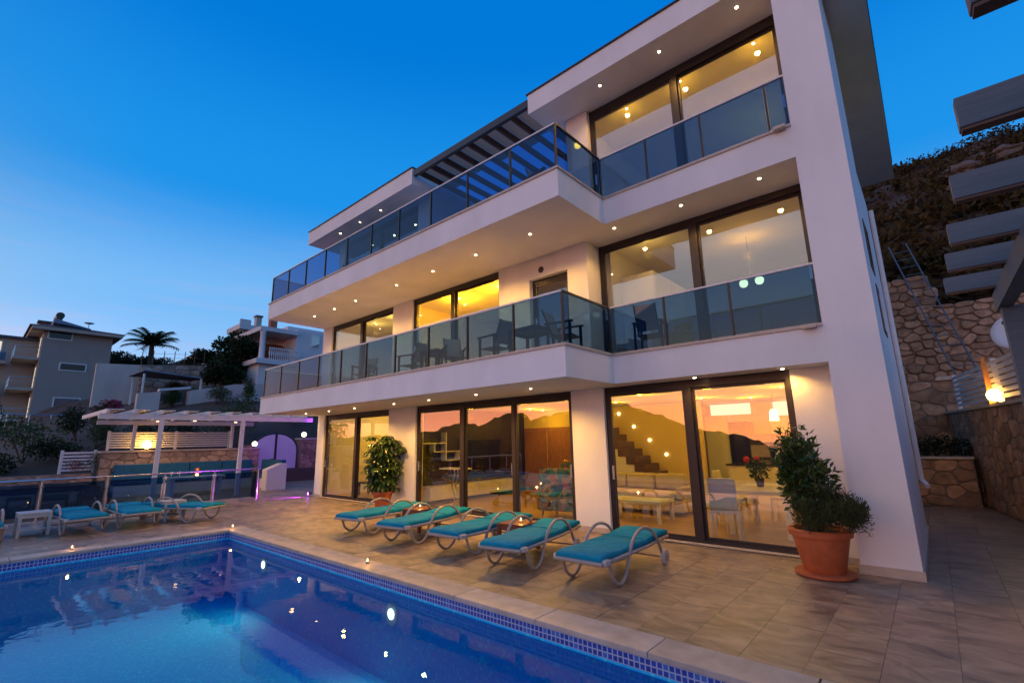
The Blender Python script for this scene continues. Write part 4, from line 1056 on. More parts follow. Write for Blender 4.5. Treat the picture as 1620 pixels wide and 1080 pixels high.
def lounge_corner():
    t = thing('garden_bench', 'built-in bench with teal cushions along the stone wall', 'bench', (-22.6, 6, 0))
    bx('plinth', -22.95, -22.3, 3.8, 8.6, 0.001, .38, 'white_render', t)
    for k in range(4): bx('seat_cushion', -22.93, -22.28, 3.82+k*1.19, 3.82+k*1.19+1.17, .385, .52, 'teal_bench', t, .03)
    for k in range(4): bx('back_cushion', -22.93, -22.72, 3.82+k*1.19, 3.82+k*1.19+1.17, .525, 1.12, 'teal_bench', t, .04)
    bx('end_seat', -22.25, -20.3, 8.4, 8.95, .385, .52, 'teal_bench', t); bx('end_back', -22.25, -20.3, 8.76, 8.95, .525, 1.12, 'teal_bench', t); bx('end_plinth', -22.25, -20.25, 8.42, 8.95, .001, .38, 'white_render', t)
    t = thing('planter_block', 'white plastered block at the end of the bench', 'block', (-20.0, 8.4, 0))
    MB().yz([(8.0, .001), (8.75, .001), (8.75, 1.0), (8.55, 1.0), (8.0, .78)], -20.2, -19.75).build('body', 'white_render', t)
    t = thing('patio_table', 'pale rectangular table in front of the teal bench', 'table', (-20.9, 5.9, 0))
    bx('top', -21.3, -20.5, 5.0, 6.8, .60, .65, 'white_paint', t)
    for y in (5.15, 6.65): bx('leg', -21.2, -20.6, y-.06, y+.06, 0.001, .60, 'white_paint', t)
    t = thing('table_lantern', 'glowing lantern decoration on the patio table', 'lamp', (-20.9, 5.95, .65))
    MB().lathe([(.12, 0), (.15, .03), (.05, .05), (.09, .12), (.04, .2), (.10, .24), (.02, .3)], (-20.9, 5.95, .651), 14).build('body', 'wood_red', t, smooth=True)
    MB().sphere((-20.72, 5.9, .70), .045).build('candle', 'candle', t); light('table_lantern', 'POINT', (-20.7, 5.9, .82), 7, (1, .45, .1), t, .04)
    for i, (y, z) in enumerate(((5.0, .65), (5.25, .65))):
        g = thing('wine_glass', 'small pinkish glass on the near end of the patio table, '+('left' if i == 0 else 'right')+' one', 'glass', (-20.7, y, z))
        MB().lathe([(.04, 0), (.006, .01), (.006, .1), (.04, .13), (.045, .2), (.04, .2), (.035, .13)], (-20.7, y+.1, z+.001), 12).build('bowl', 'dish_white', g, smooth=True)
lounge_corner()
def gate():
    X = -25.0; yc = 10.42; hw = 1.1
    t = thing('arched_gate', 'double arched pale gate with a dark frame at the end of the terrace', 'gate', (X, yc, 0))
    for s in (-1, 1):
        P = [(yc+s*.03, .04), (yc+s*(hw-.05), .04), (yc+s*(hw-.05), 1.45)]+[(yc+s*(.03+(hw-.08)*math.cos(a)), 1.45+.80*math.sin(a)) for a in [k*pi/2/9 for k in range(1, 10)]]
        P = P if s > 0 else P[::-1]
        MB().yz(P, X, X+.05).build('gate_leaf', 'white_render', t)
    pts = [(X+.03, yc-hw, .02), (X+.03, yc-hw, 1.45)]+[(X+.03, yc-hw*math.cos(a), 1.45+.86*math.sin(a)) for a in [k*pi/18 for k in range(1, 18)]]+[(X+.03, yc+hw, 1.45), (X+.03, yc+hw, .02)]
    MB().tube(pts, .04, 8).build('gate_frame', 'dark_steel', t); bx('middle_stile', X+.052, X+.08, yc-.05, yc+.05, .02, 2.28, 'dark_steel', t)
    MB().tube([(X+.10, yc-.22, 1.05), (X+.10, yc-.06, 1.05)], .02, 8).build('handle', 'dark_steel', t)
    t = thing('gate_pillar', 'stone pillar right of the arched gate', 'pillar', (X+.1, 12.1, 0))
    bx('mortar_core', X-.3, X+.3, 11.6, 12.7, 0.001, 1.98, 'mortar', t); bx('cap', X-.36, X+.36, 11.55, 12.75, 1.981, 2.06, 'trim_stone', t)
    rubble(t, (X+.3, 11.6), (X+.3, 12.7), .02, 1.97, (.36, .26), 'stone')
    t = thing('gate_pillar', 'stone pillar left of the arched gate', 'pillar', (X+.1, 9.1, 0))
    bx('mortar_core', X-.3, X+.3, 8.96, 9.28, 0.001, 1.75, 'mortar', t); rubble(t, (X+.3, 8.96), (X+.3, 9.28), .02, 1.74, (.3, .26), 'stone')
    globe('white globe lamp on the stone pillar right of the arched gate', X+.1, 11.8, 2.062, .125)
    slat_fence('slat_fence', 'white slatted screen beside the villa end wall near the gate', (-24.2, 12.5), (-22.6, 13.6), .9, 2.0, (0, 1), 7, group='white slatted fences')
    # warm wall lamp and purple led lamp on the villa's end wall
    l = thing('wall_lamp', 'small white wall lamp on the corner of the villa by the left glass door', 'lamp', (-16.02, 8.2, 2.25))
    MB().tube([(-16.0, 8.2, 2.38), (-16.08, 8.2, 2.38), (-16.08, 8.2, 2.30)], .03, 10).build('body', 'white_lacquer', l); MB().sphere((-16.08, 8.2, 2.29), .03).build('bulb', 'bulb', l)
    light('wall_lamp', 'POINT', (-16.3, 7.9, 2.25), 10, (1, .62, .2), l, .04)
    q = thing('led_ground_lamp', 'small purple led lamp at the foot of the villa corner', 'lamp', (-16.1, 7.98, .0))
    MB().tube([(-16.1, 8.02, .11), (-16.12, 7.92, .10)], .045, 12).build('housing', 'frame', q); MB().tube([(-16.12, 7.919, .10), (-16.122, 7.912, .10)], .035, 12).build('lens', 'purple_led', q)
    light('led_ground_lamp', 'SPOT', (-16.13, 7.88, .16), 260, (.5, .02, 1), q, .03, R(80), .9, (-17.2, 5.8, -.1))
    q2 = thing('led_floodlight', 'purple floodlight under the balcony end facing the gate', 'lamp', (-16.2, 9.2, 2.5))
    MB().box(-16.3, -16.02, 9.1, 9.3, 2.35, 2.5).build('housing', 'frame', q2); MB().box(-16.31, -16.301, 9.12, 9.28, 2.37, 2.48).build('lens', 'purple_led', q2)
    light('led_floodlight', 'SPOT', (-16.4, 9.2, 2.42), 620, (.45, .04, 1), q2, .08, R(40), .7, (-25, 10.6, 1.5)); light('led_floodlight', 'POINT', (-16.45, 9.2, 2.35), 38, (.45, .03, 1), q2, .08)
gate()
# ================================================================== RIGHT-HAND SIDE
def right_side():
    def wx(y): return .59+(16.14-y)*.153
    a, b = (wx(18.2), 18.2), (wx(4.2), 4.2)
    t = thing('boundary_wall', 'tan rubble stone boundary wall right of the passage', 'wall', (1.2, 12, 0))
    d = (Vector((*b, 0))-Vector((*a, 0))).normalized(); n = Vector((d.y, -d.x, 0))
    P = lambda q, o: (q[0]-n.x*o, q[1]-n.y*o)
    MB().prism([a, P(a, .4), P(b, .4), b][::-1] if False else [a, b, P(b, .4), P(a, .4)][::-1], 0, 2.18).build('mortar_core', 'mortar', t)
    MB().prism([P(a, -.05), P(b, -.05), P(b, .45), P(a, .45)][::-1], 2.182, 2.24).build('coping', 'trim_stone', t)
    c0 = (wx(7.0), 7.0); rubble(t, a, c0, .02, 2.17, (.38, .26), 'stone', (.006, .022))
    f0, f1 = (wx(16.8)+.12, 16.8), (wx(6.0)+.12, 6.0)
    slat_fence('slat_fence', 'white slatted fence on top of the right boundary wall', f0, f1, 2.245, 3.1, (0, .3, .62, 1), 7, group='white slatted fences')
    l = thing('post_lamp', 'glowing globe lamp on a lit wooden post at the right fence', 'lamp', (.9, 13.6, 2.24))
    bx('post', wx(13.75)-.02, wx(13.75)+.06, 13.7, 13.78, 2.242, 3.2, 'wood_door', l)
    MB().sphere((wx(13.5)+.02, 13.45, 2.40), .12).build('globe', 'globe_warm', l, smooth=True)
    k = thing('planter', 'low stone planter at the end of the passage', 'planter', (.1, 15.8, 0))
    bx('mortar_core', -.7, .58, 15.36, 17.6, 0, 1.08, 'mortar', k); bx('coping', -.72, .6, 15.3, 15.6, 1.081, 1.13, 'trim_stone', k)
    rubble(k, (-.7, 15.36), (.58, 15.36), .02, 1.07, (.34, .24), 'stone')
    s = thing('planter_shrub', 'dark low shrub with pale flowers in the stone planter', 'shrub', (0, 16, 1.1))
    leaves_mesh('foliage', [(-.4+.28*i, 15.75+.2*(i % 2), 1.28+.05*(i % 3), .24, .25, .26, 420) for i in range(4)], .07, 'leaf_dark', s)
    MB().tube([(-.2, 15.9, 1.0), (-.2, 15.9, 1.3)], .02, 6).build('stem', 'bark', s)
    # return wall with cap, then the tall retaining wall with the ladder
    t = thing('return_wall', 'stone wall end with a pale cap stone behind the planter', 'wall', (.3, 18, 0))
    bx('mortar_core', -.62, 1.2, 17.7, 18.1, 0, 3.1, 'mortar', t); bx('cap', .25, 1.3, 17.6, 18.2, 3.101, 3.2, 'trim_stone', t)
    rubble(t, (-.62, 17.7), (1.2, 17.7), 1.0, 3.09, (.4, .3), 'stone')
    t = thing('retaining_wall', 'tall rough stone retaining wall below the hillside at the right', 'wall', (1, 20.4, 0))
    top = lambda u: 6.85 if u < 2.25 else 5.75
    MB().xz([(-1.6, -.5), (3.6, -.5), (3.6, 5.7), (.67, 5.7), (.6, 6.8), (-1.6, 6.8)], 20.4, 20.9).build('mortar_core', 'mortar', t)
    rubble(t, (-1.6, 20.4), (3.6, 20.4), 1.9, top, (.36, .25), 'stone', (.03, .09))
    l = thing('ladder', 'steel ladder leaning up the tall stone retaining wall', 'ladder', (.8, 20, 3.2))
    A, B = Vector((.95, 18.2, 3.2)), Vector((.0, 20.9, 8.2))
    for s in (-.24, .24): MB().tube([A+Vector((s, 0, 0)), B+Vector((s, 0, 0))], .022, 8).build('side_rail', 'grey_timber', l)
    for k in range(1, 15): p = A.lerp(B, k/15); MB().tube([p+Vector((-.24, 0, 0)), p+Vector((.24, 0, 0))], .014, 6).build('rung', 'grey_timber', l)
    # right-hand timber pergola overhead
    t = thing('slatted_pergola', 'grey timber pergola with wide slats overhead at the right edge', 'pergola', (1.6, 4, 0))
    for y in (1.06, 1.91, 2.72, 3.58, 4.45, 5.2, 6.05):
        s = bx('slat', .285, 2.6, y-.035, y+.035, 3.0, 3.145, 'grey_timber', t, .003)
        bx('underside_board', .29, 2.59, y-.03, y+.03, 2.985, 2.9985, 'brown_timber', s)
    bx('beam', .62, .72, -1, 6.4, 2.82, 2.984, 'grey_timber', t); bx('beam', 2.2, 2.3, -1, 6.4, 2.82, 2.984, 'grey_timber', t)
    bx('post', .64, .78, 6.15, 6.29, 0.001, 2.819, 'grey_timber', t); bx('post', 2.18, 2.32, 6.15, 6.29, .001, 2.819, 'grey_timber', t)
    bx('post', .90, 1.04, -.9, -.76, .001, 2.819, 'grey_timber', t)
    ds = thing('satellite_dish', 'pale round satellite dish fixed behind the pergola post', 'satellite dish', (1.05, 9.0, 2.3))
    c = Vector((1.02, 9.0, 2.98)); ax = Vector((-.35, -.9, .25)).normalized(); u = ax.cross(Vector((0, 0, 1))).normalized(); w = u.cross(ax)
    vs = []; fs = []; rings = [0.01, .10, .18, .25]
    for r in rings:
        for k in range(24): q = 2*pi*k/24; vs.append(c+(u*math.cos(q)+w*math.sin(q))*r+ax*(r*r*.6))
    for i in range(3):
        for k in range(24): fs.append((i*24+k, i*24+(k+1) % 24, (i+1)*24+(k+1) % 24, (i+1)*24+k))
    o = MB().add(vs, fs).build('dish', 'dish_white', ds, smooth=True); o.modifiers.new('s', 'SOLIDIFY').thickness = .01
    MB().tube([c-ax*.02, (1.1, 9.2, 2.7), (1.5, 9.3, 2.0)], .02, 8).build('bracket', 'steel', ds)
    MB().tube([c+w*-.28+ax*.05, c+ax*.3], .01, 6).build('arm', 'steel', ds); [MB().obox(c+w*(.10-.07*i)+u*-.05+ax*.02, c+w*(.10-.07*i)+u*.04+ax*.02, .012, .045).build('printed_mark', 'frame', ds) for i in (0, 1)]; MB().tube([c+ax*.3, c+ax*.36], .03, 10).build('receiver', 'frame', ds)
right_side()

# ================================================================== FAR HOUSES AND HILLSIDE
def left_house():
    X = -66; k = 66/45
    def zz(z): return 1.7+(z-1.7)*k
    def yy(y): return y*k
    t = thing('hillside_house', 'tan three storey house with balconies at the left edge', 'house', (X-4, 6, 2))
    y0, y1 = yy(2.7), yy(6.35); zb, ztp = 1.5, zz(9.75)
    bx('wall', X-9, X, y0, y1, zb, ztp, 'tan_render', t)
    bx('front_wall', X-4.6, X-.25, y0-.06, y0-.002, zb, ztp, 'tan_light', t)
    bx('roof', X-10, X+.9, y0-1.0, y1+.7, ztp+.002, ztp+.35, 'tan_light', t)
    r = MB().add([(X-10.2, y0-1.2, ztp+.36), (X+1.0, y0-1.2, ztp+.36), (X+1.0, y1+.9, ztp+.36), (X-10.2, y1+.9, ztp+.36), (X-9, (y0+y1)/2-1.2, ztp+.8), (X-.4, (y0+y1)/2-1.2, ztp+.8)], [(0,1,5,4), (1,2,5), (2,3,4,5), (3,0,4), (3,2,1,0)]).build('roof_cover', 'roof_dark', t)
    for (a, b, c, d) in ((2.85, 4.15, 9.82, 9.22), (3.68, 5.14, 7.66, 7.1), (3.68, 5.12, 5.25, 4.35)):
        w = bx('window', X+.002, X+.06, yy(a), yy(b), zz(d), zz(c), 'white_paint', t); bx('pane', X+.061, X+.07, yy(a)+.12, yy(b)-.12, zz(d)+.1, zz(c)-.1, 'black_gloss' if c != 5.25 else 'window_glass', w)
        if c == 5.25: bx('curtain', X+.0605, X+.0609, yy(a)+.12, yy(b)-.12, zz(d)+.1, zz(c)-.1, 'teal_bench', w)
    H = (ztp-zb)/3.35
    for f in range(3):
        z = zz(3.75)+f*3.05
        s = bx('balcony', X-4.5, X-.3, y0-1.9, y0-.065, z-.25, z, 'tan_light', t)
        MB().tube([(X-4.5, y0-1.85, z+1), (X-.35, y0-1.85, z+1), (X-.35, y0-.07, z+1)], .03, 6).build('rail', 'steel', s)
        MB().tube([(X-4.5, y0-1.85, z+.55), (X-.35, y0-1.85, z+.55), (X-.35, y0-.07, z+.55)], .018, 6).build('rail', 'steel', s)
        for q in range(5): MB().box(X-.37-q*1.0, X-.33-q*1.0, y0-1.87, y0-1.83, z+.001, z+.98).build('post', 'steel', s)
        for xx in (X-2.4,):
            w = bx('balcony_door', xx, xx+1.7, y0-.12, y0-.062, z+.001, z+2.2, 'white_paint', t); bx('pane', xx+.12, xx+.8, y0-.13, y0-.121, z+.1, z+2.1, 'black_gloss', w); bx('lit_pane', xx+.9, xx+1.58, y0-.13, y0-.121, z+.1, z+2.1, 'lit_window', w)
    bx('front_wing', X-12, X-4.6, y0-7, y0-.07, zb-3, ztp-.4, 'tan_light', t); bx('wing_roof', X-12.3, X-4.2, y0-7.3, y0-.065, ztp-.399, ztp-.15, 'roof_dark', t)
    for f in range(3):
        z = zz(3.75)+f*3.05-.25; s = bx('balcony', X-4.59, X-3.1, y0-7, y0-2.2, z-.25, z, 'tan_light', t)
        MB().tube([(X-3.2, y0-7, z+1), (X-3.2, y0-2.3, z+1)], .035, 6).build('rail', 'steel', s); bx('glass_panel', X-3.23, X-3.2, y0-7, y0-2.3, z+.1, z+.9, 'rail_glass', s)
        for yy0 in (y0-6.4, y0-4.2):
            w = bx('balcony_door', X-4.599, X-4.54, yy0, yy0+1.6, z+.01, z+2.25, 'white_paint', t); bx('pane', X-4.539, X-4.53, yy0+.1, yy0+.75, z+.1, z+2.15, 'black_gloss', w); bx('lit_pane', X-4.539, X-4.53, yy0+.85, yy0+1.5, z+.1, z+2.15, 'lit_window' if f != 1 else 'dish_white', w)
    ch = bx('chimney', X-7.2, X-6.2, y0-.2, y0+.8, ztp+.35, ztp+2.0, 'roof_tile', t); bx('chimney_cap', X-7.35, X-6.05, y0-.35, y0+.95, ztp+2.001, ztp+2.2, 'roof_dark', ch)
    s = thing('solar_heater', 'solar water heater with blue panels on the tan house roof', 'water heater', (X-1, 6.5, ztp+.6))
    MB().add([(X-2.4, y0+.5, ztp+.9), (X+.3, y0+.5, ztp+.9), (X+.3, y0+3.4, ztp+.62), (X-2.4, y0+3.4, ztp+.62), (X-2.4, y0+.5, ztp+1.35), (X+.3, y0+.5, ztp+1.35), (X+.3, y0+3.4, ztp+.68), (X-2.4, y0+3.4, ztp+.68)], [(0,3,2,1),(4,5,6,7),(0,1,5,4),(1,2,6,5),(2,3,7,6),(3,0,4,7)]).build('solar_panel', 'awning', s)
    MB().tube([(X-2.2, y0+.9, ztp+1.75), (X+.1, y0+.9, ztp+1.75)], .34, 14).build('tank', 'dark_steel', s)
    for xx in (X-1.8, X-.3): MB().tube([(xx, y0+.9, ztp+.8), (xx, y0+.9, ztp+1.5)], .04, 6).build('leg', 'steel', s)
    s = thing('roof_dish', 'small satellite dish on the tan house roof', 'satellite dish', (X, y0+3.2, ztp+.5))
    MB().lathe([(.02, 0), (.3, .06), (.45, .16)], (X, y0+3.2, ztp+1.2), 16).build('dish', 'dish_white', s, smooth=True); MB().tube([(X, y0+3.2, ztp+.5), (X, y0+3.2, ztp+1.2)], .04, 6).build('mast', 'steel', s)
left_house()
def white_house():
    X = -42
    t = thing('white_house', 'white house with a columned porch behind the villa\'s left end', 'house', (-44, 18, 7))
    bx('wall', X-7, X-1.9, 18.6, 24, 4, 12.6, 'white_render', t); bx('wall', X-1.9, X, 18.62, 24, 4, 11.9, 'white_render', t)
    bx('porch_floor', X-6, X+.5, 15.2, 18.6, 8.5, 8.9, 'white_render', t); bx('porch_base', X-6, X+.0, 15.6, 18.59, 4, 8.49, 'white_render', t)
    bx('porch_roof', X-6, X+.3, 15.4, 18.61, 11.35, 11.72, 'white_render', t); 
    for y in (15.75,): MB().lathe([(.30, 0), (.30, .1), (.24, .2), (.22, 2.3), (.3, 2.44)], (X, y, 8.901), 16).build('column', 'white_render', t, smooth=True)
    MB().lathe([(.30, 0), (.30, .1), (.24, .2), (.22, 2.3), (.3, 2.44)], (X-3.6, 15.75, 8.901), 16).build('column', 'white_render', t, smooth=True)
    r = MB(); r.add([(X-5, 16.3, 9.9), (X-1, 16.3, 9.9), (X-1, 20, 9.9), (X-5, 20, 9.9), (X-3, 16.3, 10.9), (X-3, 20, 10.9)], [(0,1,4), (1,2,5,4), (2,3,5), (3,0,4,5)]); r.build('lower_roof', 'roof_tile', t)
    b = MB().tube([(X+.4, 16.2, 9.9), (X+.4, 18.9, 9.9)], .04, 6).build('balustrade', 'white_paint', t)
    for k in range(16): MB().lathe([(.05, 0), (.03, .2), (.07, .5), (.03, .8), (.05, .98)], (X+.4, 16.25+k*.17, 8.901), 8).build('baluster', 'white_paint', b)
    w = bx('window', X+.001, X+.05, 19.9, 20.8, 10.4, 11.7, 'white_paint', t); bx('pane', X+.051, X+.06, 20.0, 20.7, 10.5, 11.6, 'window_glass', w)
    bx('chimney', X-4.5, X-3.9, 17.8, 18.4, 12.0, 13.6, 'roof_tile', t)
    t = thing('upper_house', 'small house with a flat roof terrace above the white house', 'house', (-60, 21, 12))
    for y in (19.9, 22.2): bx('pillar', -60.3, -60, y, y+.35, 11.5, 15.3, 'tan_light', t)
    bx('roof_slab', -64, -59.7, 19.7, 26, 15.301, 15.9, 'white_render', t); bx('wall', -64, -60.2, 21.2, 26, 11, 15.3, 'tan_light', t); bx('window', -60.199, -60.15, 22.6, 24.2, 12.5, 14.6, 'black_gloss', t)
    c = bx('chimney', -61, -60.3, 21.7, 22.3, 15.901, 17.2, 'tan_light', t); bx('cap', -61.1, -60.2, 21.6, 22.4, 17.201, 17.4, 'roof_dark', c)
    bx('parapet', -60, -59.72, 19.72, 20.9, 15.901, 16.5, 'white_render', t)
    for i, (y, h) in enumerate(((20.2, 2.2), (26.5, 1.6))):
        t = thing('distant_cottage', 'distant low red roofed cottage on the skyline, '+('left' if i == 0 else 'right')+' of the two', 'house', (-97, 26.2+i*4.8, 13))
        yb = 24.5+i*4.8; bx('wall', -99, -95, yb, yb+3.4, 13, 17.4+i*.6, 'tan_light', t)
        MB().add([(-99.3, yb-.3, 17.4+i*.6), (-94.7, yb-.3, 17.4+i*.6), (-94.7, yb+3.7, 17.4+i*.6), (-99.3, yb+3.7, 17.4+i*.6), (-99, yb+1.7, 18.6+i*.6), (-95, yb+1.7, 18.6+i*.6)], [(0,1,5,4), (1,2,5), (2,3,4,5), (3,0,4), (3,2,1,0)]).build('roof', 'roof_tile', t)
white_house()
def hillside_walls():
    def wall(name, lab, X, poly, mat, th=.5, stones=None):
        t = thing(name, lab, 'wall', (X-.25, poly[0][0], min(p[1] for p in poly)))
        MB().yz(poly, X-th, X).build('body', mat, t)
        if stones:
            ys = [p[0] for p in poly]; rubble(t, (X, min(ys)), (X, max(ys)), min(p[1] for p in poly)+.02, stones, (.7, .42), 'stone_pale', (.03, .09), objects=True)
        return t
    wall('concrete_wall', 'long pale stained concrete wall above the pergola', -38, [(9.8, 2.8), (15.2, 3.6), (15.2, 6.35), (12.6, 6.15), (9.8, 5.5)], 'concrete')
    wall('concrete_wall', 'short pale wall block left of the wall opening above the pergola', -38, [(7.0, 2.4), (8.2, 2.4), (8.2, 5.35), (7.0, 5.15)], 'concrete')
    wall('wall_capping', 'white capping strip over the dark opening in the concrete wall', -37.9, [(8.1, 5.36), (9.85, 5.62), (9.85, 5.78), (8.1, 5.52)], 'white_render', .5)
    wall('rock_face', 'rough rock face inside the opening of the concrete wall', -39.2, [(8.1, 2.5), (9.9, 2.5), (9.9, 5.7), (8.1, 5.3)], 'rock', .5, stones=lambda u: 4.8)
    wall('stone_wall', 'stone terrace wall on the hillside behind the blue canopy', -48, [(8.8, 5.4), (13.2, 5.6), (13.2, 8.8), (8.8, 8.4)], 'mortar', .5, stones=lambda u: 8.35+.08*u)
    wall('rendered_wall', 'pale rendered wall beside the tan house', -50, [(6.3, 5.0), (9.2, 5.4), (9.2, 8.65), (6.3, 8.5)], 'concrete')
    wall('rendered_wall', 'pale narrow wall strip high on the hillside left of the trees', -48, [(13.2, 8.4), (16.0, 8.8), (16.0, 9.35), (13.2, 8.98)], 'concrete')
    wall('stone_wall', 'stone terrace wall under the pale wall strip', -47.9, [(13.2, 6.2), (16.4, 6.4), (16.4, 8.75), (13.2, 8.37)], 'mortar', .5, stones=lambda u: 8.3+.12*u)
    t = thing('mesh_fence', 'thin wire fence on posts along the top of the hillside wall', 'fence', (-48.6, 11, 8.4))
    for k in range(7): y = 8.9+k*.75; MB().tube([(-48.6, y, 8.3+.09*k*.75), (-48.6, y, 9.7+.08*k*.75)], .03, 6).build('post', 'dark_steel', t)
    for z in (.35, .7, 1.05): MB().tube([(-48.6, 8.9, 8.4+z), (-48.6, 13.4, 8.78+z)], .012, 5).build('wire', 'dark_steel', t)
    t = thing('blue_canopy', 'small flat canopy on posts among the hillside terraces', 'canopy', (-44, 10, 5.5))
    MB().add([(-47, 7.9, 7.25), (-44, 8.3, 7.42), (-44, 12.2, 7.12), (-47, 12.2, 7.2), (-47, 7.9, 7.33), (-44, 8.3, 7.5), (-44, 12.2, 7.2), (-47, 12.2, 7.28)], [(0,3,2,1),(4,5,6,7),(0,1,5,4),(1,2,6,5),(2,3,7,6),(3,0,4,7)]).build('roof_sheet', 'awning', t)
    for p in ((-44.1, 8.35), (-44.1, 12.1), (-46.8, 8.2), (-46.8, 12.0)): MB().box(p[0]-.06, p[0]+.06, p[1]-.06, p[1]+.06, 5.0, 7.2).build('post', 'white_paint', t)
    t = thing('garden_stair', 'stone garden stair with a sloping parapet below the tan house', 'stairs', (-40, 3, 1))
    MB().yz([(1.0, .2), (5.2, .2), (5.2, 3.5), (4.6, 3.45), (2.0, 1.8), (1.0, 1.2)], -40.4, -40).build('parapet', 'stone', t)
    MB().yz([(1.0, 1.2), (2.0, 1.8), (4.6, 3.45), (5.2, 3.5), (5.2, 3.62), (4.55, 3.58), (1.95, 1.94), (1.0, 1.34)], -40.5, -39.92).build('coping', 'concrete', t)
    for k in range(12): bx('step', -41.8, -40.41, 1.2+k*.3, 1.5+k*.3, .4+k*.2, .6+k*.22, 'concrete', t)
    t = thing('garden_terrace', 'railed stone terrace at the foot of the tan house', 'terrace', (-52, 3, 3))
    bx('wall', -56, -52, -3, 6.8, 0, 3.35, 'stone', t); bx('floor', -56.1, -51.9, -3, 6.9, 3.351, 3.45, 'concrete', t)
    MB().tube([(-52, -2.9, 4.4), (-52, 6.7, 4.4)], .03, 6).build('rail', 'steel', t)
    for k in range(9): MB().box(-52.03, -51.97, -2.9+k*1.2, -2.84+k*1.2, 3.451, 4.38).build('post', 'steel', t)
    for i, (x, y, z, h) in enumerate(((-50.5, 1.0, 3.0, 1.6), (-39.6, 6.1, 3.6, .5))):
        t = thing('white_planter', ('white planter with a tall shrub on the garden landing' if i == 0 else 'white planter with magenta flowers near the tan house corner'), 'planter', (x, y, z))
        MB().lathe([(.25, 0), (.36, .55), (.38, .6), (.3, .6)], (x, y, z), 14).build('pot', 'white_render', t, smooth=True)
        leaves_mesh('foliage', [(x, y, z+.6+h*.5, .45+.25*(i == 0), .45+.25*(i == 0), h*.6, 500)], .16, 'leaf_dark' if i == 0 else 'pink_flower', t)
hillside_walls()

# ---- vegetation
def tree(name, lab, x, y, z, h, r, mat, n=9, leaf=.32, group=None, trunk=.14):
    t = thing(name, lab, 'tree', (x, y, z), 0, group)
    m = MB(); bl = []
    m.tube([(x, y, z-.6), (x+.05*h, y, z+h*.3), (x+.02*h, y+.03*h, z+h*.62)], [trunk, trunk*.7, trunk*.35], 8)
    for k in range(n):
        a = k*2.4+random.random(); rr = r*random.uniform(.25, .8); zz = z+h*random.uniform(.45, .92); q = (x+math.cos(a)*rr, y+math.sin(a)*rr, zz)
        m.tube([(x+.03*h, y, z+h*.3), ((x+q[0])/2, (y+q[1])/2, zz-h*.1), q], [trunk*.4, trunk*.25, .02], 5)
        s = r*random.uniform(.34, .52); bl.append((*q, s, s, s*.8, int(300*max(1, (s/leaf)**1.2/2))))
    m.build('trunk', 'bark', t); leaves_mesh('crown', bl, leaf, mat, t, 2.0)
for i, (x, y, h, r, mat, lab) in enumerate([
        (-80, 12.6, 5.0, 2.8, 'leaf_dark', 'dark round tree just right of the tan house'),
        (-80, 15.4, 4.3, 2.6, 'leaf_dark', 'dark tree under the palm on the left skyline'),
        (-80, 18.4, 3.6, 2.4, 'leaf_olive', 'olive green tree right of the palm on the left skyline'),
        (-78, 21.4, 3.0, 2.2, 'leaf_dark', 'low dark tree in the middle of the left skyline'),
        (-76, 24.6, 3.2, 2.0, 'leaf_dark', 'low dark tree left of the upper house on the skyline'),
        (-45, 15.0, 4.6, 2.0, 'leaf_dark', 'tall dark tree left of the white porch column'),
        (-44, 13.6, 3.0, 1.6, 'leaf_dark', 'dark shrubby tree below the porch of the white house'),
        (-52, 18.0, 5.0, 2.2, 'leaf_dark', 'dark tree in front of the upper house')]):
    tree('hillside_tree', lab, x, y, float(terr(np.array(float(x)), np.array(float(y))))-.5, h, r, mat, group='dark trees on the left hillside')
def palm():
    x, y, z = -70, 13.6, float(terr(np.array(-70.), np.array(13.6)))
    t = thing('palm_tree', 'palm with arching fronds on the left skyline', 'palm tree', (x, y, z))
    zt = 13.9
    MB().tube([(x, y, z-.5), (x+.2, y, (z+zt)/2), (x, y, zt)], [.35, .28, .25], 10).build('trunk', 'bark', t)
    for k in range(26):
        a = k*2.4; el = .25+1.05*((k*7) % 26)/26; m = MB(); pts = []
        for s in range(8):
            u = s/7; L = 2.7*u; pts.append(Vector((x+math.cos(a)*L*math.cos(el*(1-u*.3)), y+math.sin(a)*L*math.cos(el*(1-u*.3)), zt+math.sin(el)*L*1.15-1.05*u*u)))
        m.tube(pts, .03, 4)
        for s in range(1, 8):
            p = pts[s]; d = (pts[s]-pts[s-1]).normalized(); sd = d.cross(Vector((0, 0, 1))).normalized()
            for q in (-1, 1):
                for o in (0, -.18): 
                    b = p+d*o; m.add([b, b+d*.2, b+sd*q*.7+d*.42-Vector((0, 0, .3))], [(0, 1, 2)])
        m.build('frond', 'leaf_dark', t)
palm()
def shrub(lab, x, y, r, h, mat, leaf=.12, n=900, z=None, group=None, name='garden_shrub', flowers=None):
    z = float(terr(np.array(float(x)), np.array(float(y)))) if z is None else z
    t = thing(name, lab, 'shrub', (x, y, z), 0, group)
    bl = [(x+random.uniform(-.5, .5)*r, y+random.uniform(-.5, .5)*r, z+h*random.uniform(.35, .75), r*.55, r*.55, h*.34, n//5) for _ in range(6)]
    leaves_mesh('foliage', bl, leaf, mat, t)
    m = MB()
    for b in bl[:4]: m.tube([(x, y, z-.1), b[:3]], [.03, .01], 5)
    m.build('stems', 'bark', t)
    if flowers: leaves_mesh('flowers', [(b[0], b[1], b[2]+.1, b[3], b[4], b[5], 9) for b in bl], leaf*.9, flowers, t, 1.2)
